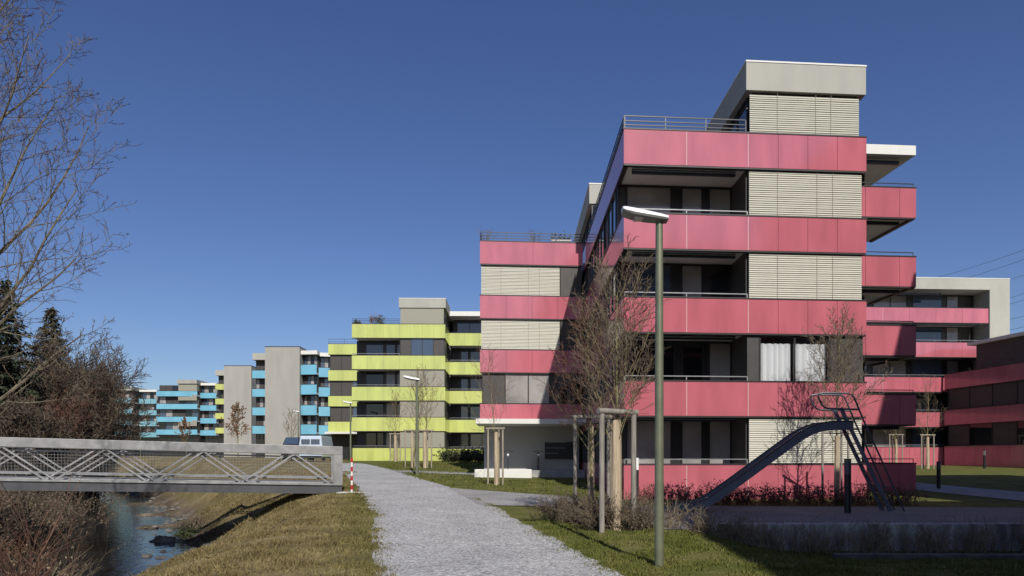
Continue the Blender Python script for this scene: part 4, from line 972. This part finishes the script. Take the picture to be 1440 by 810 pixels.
# ------------------------------------------------------------------ entrance things
q = FB.p(0, 1.55, 0)
t = thing('mailboxes', FB.p(4.3, 1.5, rel(0)), 'black wall-mounted mailbox unit at the shaded entrance', 'mailboxes')
MB().box(3.55, 5.2, 1.36, 1.59, rel(0), rel(.93), FB).build('body', 'black', t)
for k in range(3):
    for c in range(5): MB().box(3.6+c*.325, 3.89+c*.325, 1.335, 1.358, rel(.05+k*.3), rel(.27+k*.3), FB).build('flap', 'frame', t)
    MB().box(3.58, 4.7 if k else 4.3, 1.335, 1.358, rel(.285+k*.3), rel(.315+k*.3), FB).build('shelf_edge', 'metal', t)
def bicycle(pos, lab, ang=0):
    t = thing('bicycle', pos, lab, 'bicycle', 'bicycles at the entrance')
    x, y, z = 0, 0, 0; R_ = .34
    def pr(o): return o
    base = Vector(pos); F0 = (base.x, base.y, base.z)
    for yc in (-.52, .52):
        wv = MB().ring((base.x, base.y+yc, base.z+R_), R_, .022, 0, 24).build('wheel', 'tyre', t)
        m = MB()
        for k in range(10): a = k*PI/5; m.bar((base.x, base.y+yc, base.z+R_), (base.x, base.y+yc+math.cos(a)*R_, base.z+R_+math.sin(a)*R_), .005)
        m.build('spokes', 'chrome', wv)
    f = lambda dy, dz: (base.x, base.y+dy, base.z+dz)
    m = MB(); bb, st_, hd, ra, fa = f(.05, .3), f(.2, .82), f(-.36, .85), f(.52, R_), f(-.52, R_)
    for p, q_ in ((bb, st_), (bb, hd), (st_, hd), (bb, ra), (st_, ra), (hd, fa)): m.tube([p, q_], .02, 6)
    m.build('frame', 'carblack', t)
    MB().tube([(base.x-.28, base.y-.28, base.z+1.0), (base.x-.1, base.y-.38, base.z+1.03), (base.x+.1, base.y-.38, base.z+1.03), (base.x+.28, base.y-.28, base.z+1.0)], .016, 6).build('handlebar', 'black', t)
    MB().box(base.x-.07, base.x+.07, base.y+.06, base.y+.32, base.z+.90, base.z+.96).build('saddle', 'black', t, bevel=.02)
    MB().box(base.x-.05, base.x+.05, base.y-.47, base.y-.42, base.z+.78, base.z+.88).build('headlight', 'lampwhite', t, bevel=.01)
    return t
q = FB.p(1.5, -.1, 0); bicycle((q[0], q[1], rel(-.62)), 'bicycle parked on the entrance landing behind the staked tree')
q = FB.p(3.15, .5, 0); bicycle((q[0], q[1], rel(-.62)), 'bicycle leaning in shade just left of the mailboxes')

# ------------------------------------------------------------------ vehicles beyond the bridge
def vehicle(pos, w_, h, L_, lab, name, body, van):
    t = thing(name, pos, lab, 'van' if van else 'car'); x, y, z = pos
    def loft(secs, mt, nm, par):
        V = []; 
        for yy_, hw_, z0, z1, tw in secs: V += [(x-hw_, y+yy_, z+z0), (x+hw_, y+yy_, z+z0), (x+hw_, y+yy_, z+(z0+z1)*.55), (x+tw, y+yy_, z+z1), (x-tw, y+yy_, z+z1), (x-hw_, y+yy_, z+(z0+z1)*.55)]
        k = len(secs); F = [(i*6+j, i*6+(j+1) % 6, (i+1)*6+(j+1) % 6, (i+1)*6+j) for i in range(k-1) for j in range(6)] + [tuple(range(6))[::-1], tuple(range((k-1)*6, k*6))]
        return MB().add(V, F).build(nm, mt, par, bevel=.05)
    hw_ = w_/2
    if van: secs = [(0, hw_*.97, .35, h*.96, hw_*.86), (.15, hw_, .3, h, hw_*.9), (L_*.75, hw_, .3, h, hw_*.9), (L_*.9, hw_, .3, h*.58, hw_*.92), (L_, hw_*.9, .35, h*.5, hw_*.85)]
    else: secs = [(0, hw_*.92, .4, h*.6, hw_*.8), (.1, hw_, .25, h*.66, hw_*.85), (.75, hw_, .25, h*.98, hw_*.72), (L_*.55, hw_, .25, h, hw_*.72), (L_*.75, hw_, .25, h*.66, hw_*.85), (L_, hw_*.9, .3, h*.52, hw_*.8)]
    loft(secs, body, 'body', t)
    if van:
        MB().box(x-hw_*.78, x-.04, y-.02, y+.02, z+h*.66, z+h*.86).build('window', 'skyglass', t); MB().box(x+.04, x+hw_*.78, y-.02, y+.02, z+h*.66, z+h*.86).build('window', 'skyglass', t)
    else:
        MB().quadprism([(x-hw_*.74, y+.16, z+h*.69), (x+hw_*.74, y+.16, z+h*.69), (x+hw_*.64, y+.66, z+h*.95), (x-hw_*.64, y+.66, z+h*.95)], (0, -.03, .02)).build('window', 'skyglass', t)
    for s_ in (-1, 1):
        MB().box(x+s_*hw_*.82-.07, x+s_*hw_*.82+.07, y-.03, y+.03, z+h*.38, z+h*.52).build('tail_light', 'taillight', t)
        for yy_ in (.8, L_-.8): MB().ring((x+s_*(hw_-.1), y+yy_, z+.32), .22, .11, 0, 20).build('wheel', 'tyre', t)
    MB().box(x-hw_*.95, x+hw_*.95, y-.08, y+.04, z+.35, z+.5).build('bumper', 'black', t)
b = on(436.5, 60); vehicle(b, 2.0, CZ+(HY-612.5)/FPX*60-b.z, 4.6, 'pale van with two rear windows parked beyond the bridge rail', 'parked_van', 'carwhite', True)
b = on(408, 66); vehicle(b, 1.8, CZ+(HY-614)/FPX*66-b.z, 4.2, 'dark car left of the pale van beyond the bridge rail', 'parked_car', 'carblack', False)
# refuse containers by the yellow block
for i, (px, d, lab) in enumerate(((484, 70, 'dark refuse container at the left corner of the yellow block'), (474, 72, 'dark refuse container left of the other by the yellow block'))):
    b = on(px, d); t = thing('refuse_container', b, lab, 'container', 'refuse containers'); x, y, z = b
    MB().prism([(x-.55, y-.4), (x+.55, y-.4), (x+.6, y+.4), (x-.6, y+.4)], z+.1, z+1.15).build('bin', 'black', t, bevel=.03)
    MB().box(x-.62, x+.62, y-.45, y+.45, z+1.153, z+1.25).build('lid', 'frame', t, bevel=.03)
    for s_ in (-1, 1): MB().ring((x+s_*.5, y-.3, z+.1), .07, .03, 0, 12).build('wheel', 'tyre', t)

# ------------------------------------------------------------------ overhead wires
for i, (p0, p1) in enumerate((((1318, 390), (1470, 342)), ((1318, 402), (1470, 356)), ((1395, 398), (1470, 378)), ((1400, 424), (1470, 402)), ((1400, 432), (1470, 412)), ((1400, 452), (1470, 437)), ((1400, 467), (1470, 452)))):
    a, c = PX(*p0, 150), PX(*p1, 110); a2 = a+(a-c)*.8; c2 = c+(c-a)*.6
    pts = [a2.lerp(c2, s/24)+Vector((0, 0, -1.2*math.sin(PI*s/24))) + Vector((0, 0, 1.0)) for s in range(25)]
    o = MB().tube(pts, .03, 5).build('power_line', 'wire', None)
    tag(o, ['overhead wire, topmost, against the sky at the right', 'overhead wire, second from the top at the right', 'overhead wire, third from the top, meeting the beige roof corner', 'overhead wire, fourth from the top, right of the beige wall', 'overhead wire, fifth from the top, right of the beige wall', 'overhead wire, sixth from the top, right of the beige wall', 'lowest overhead wire right of the beige wall'][i], 'wire', 'overhead wires')

# ------------------------------------------------------------------ grass
def grass(name, n, sampler, hmin, hmax, seed):
    rg = np.random.RandomState(seed); X, Y = sampler(rg, n)
    nz = np.sin(X*2.1+1.3*np.sin(Y*1.7))*np.sin(Y*2.6+np.sin(X*3.3))+.6*np.sin(X*6.1+Y*2.2)*np.sin(Y*7.3-X*1.9)
    kp = rg.uniform(0, 1, len(X)) < .62+.38*nz; X = X[kp]; Y = Y[kp]; nz = nz[kp]
    Z = ground(X, Y); k = len(X); h = rg.uniform(hmin, hmax, k)*(1+.55*nz)*(1+(rg.uniform(0, 1, k) > .985)*1.3); a = rg.uniform(0, 2*PI, k)
    dist = np.sqrt(X*X+Y*Y); wd = .0035+.0009*dist; lean = rg.normal(0, .55, (k, 2))*h[:, None]
    V = np.empty((k, 3, 3)); V[:, 0] = np.c_[X-np.cos(a)*wd, Y-np.sin(a)*wd, Z-.01]; V[:, 1] = np.c_[X+np.cos(a)*wd, Y+np.sin(a)*wd, Z-.01]; V[:, 2] = np.c_[X+lean[:, 0], Y+lean[:, 1], Z+h]
    me = bpy.data.meshes.new(name); me.vertices.add(3*k); me.vertices.foreach_set('co', V.reshape(-1)); me.loops.add(3*k); me.loops.foreach_set('vertex_index', np.arange(3*k))
    me.polygons.add(k); me.polygons.foreach_set('loop_start', np.arange(0, 3*k, 3)); me.polygons.foreach_set('loop_total', np.full(k, 3)); me.update(); me.validate()
    me.materials.append(MATS['blade']); o = bpy.data.objects.new(name, me); C.objects.link(o); return tag(o, kind='stuff')
L_pts = np.array([GP(527, 810)[:2], GP(524, 720)[:2], GP(503, 688)[:2], GP(484, 668)[:2]]); R_pts = np.array([GP(880, 810)[:2], GP(790, 762)[:2], GP(730, 732)[:2], GP(696, 712)[:2], GP(640, 688)[:2]])
def bank(rg, n):
    Y = 7+32*rg.uniform(0, 1, n)**1.7; xl = np.interp(Y, L_pts[:, 1], L_pts[:, 0]); X = xl+.08-np.abs(rg.uniform(0, 1, n))*7.5
    keep = (X > riv_r(Y)+.8) & (np.abs(X) < .76*Y); return X[keep], Y[keep]
def lawn(rg, n):
    Y = 8+9.5*rg.uniform(0, 1, n)**1.3; xr = np.interp(Y, R_pts[:, 1], R_pts[:, 0]); X = xr-.06+rg.uniform(0, 1, n)*10
    keep = (X < .76*Y) & ((Y < 15.2) | (X < 3.3)); return X[keep], Y[keep]
def lawn2(rg, n):
    X = rg.uniform(-9, 4, n); Y = rg.uniform(24, 60, n); xr = np.interp(Y, [R_pts[-1, 1], 35, 45, 60], [R_pts[-1, 0], -5.2, -8.3, -12.5])
    keep = (X > xr+.2) & (Y < 36+(X < -2.2)*30) & (Y > 26.8-.35*X) ; return X[keep], Y[keep]
grass('dry_grass', 190000, bank, .018, .06, 1)
grass('lawn_grass', 130000, lawn, .02, .055, 2)
grass('lawn_grass', 26000, lawn2, .03, .07, 3)

def litter(name, n, sampler, mt, seed, s0, s1):
    rg = np.random.RandomState(seed); X, Y = sampler(rg, n); m = MB(); Z = ground(X, Y)
    for x, y, z in zip(X, Y, Z):
        a = rg.uniform(0, 2*PI); q = Vector((x, y, z+.03)); l = rg.uniform(s0, s1); d1 = Vector((math.cos(a), math.sin(a), rg.uniform(-.3, .3)))*l; d2 = Vector((-math.sin(a), math.cos(a), rg.uniform(-.3, .3)))*l*.6
        m.add([q-d1, q-d2, q+d1, q+d2], [(0, 1, 2, 3)])
    return tag(m.build(name, mt), kind='stuff')
litter('fallen_leaves', 700, lambda rg, n: lawn(rg, n), 'reed', 5, .012, .03)
litter('fallen_leaves', 900, lambda rg, n: bank(rg, n), 'reed', 6, .012, .035)
def edge(rg, n):
    Y = 8+16*rg.uniform(0, 1, n)**1.4; side = rg.randint(0, 2, n); xl = np.interp(Y, L_pts[:, 1], L_pts[:, 0]); xr = np.interp(Y, R_pts[:, 1], R_pts[:, 0]); off = np.abs(rg.normal(0, .16, n))
    return np.where(side == 0, xl+off, xr-off), Y
grass('edge_grass', 5000, edge, .02, .05, 9)
litter('edge_litter', 500, edge, 'leafdead', 10, .01, .025)

rg = np.random.RandomState(12); m = MB()
for i in range(110):
    y = rg.uniform(20, 60); k = riv_r(y); x = k+rg.normal(.45, .5)
    z = max(G(x, y), ZW-.03); r = rg.uniform(.06, .20)*(1.4 if y > 38 else 1); sq = rg.uniform(.4, .8); V = []
    for zz, rr in ((-.5, .7), (.1, 1), (.6, .75)):
        for j in range(7): a = 2*PI*j/7; q_ = rr*r*rg.uniform(.8, 1.15); V.append((x+q_*math.cos(a), y+q_*math.sin(a), z+zz*r*sq))
    V.append((x, y, z+.85*r*sq))
    m.add(V, [(b_*7+j, b_*7+(j+1) % 7, b_*7+7+(j+1) % 7, b_*7+7+j) for b_ in (0, 1) for j in range(7)]+[(14+j, 14+(j+1) % 7, 21) for j in range(7)])
tag(m.build('river_stones', 'riverstone', smooth=True), kind='stuff')
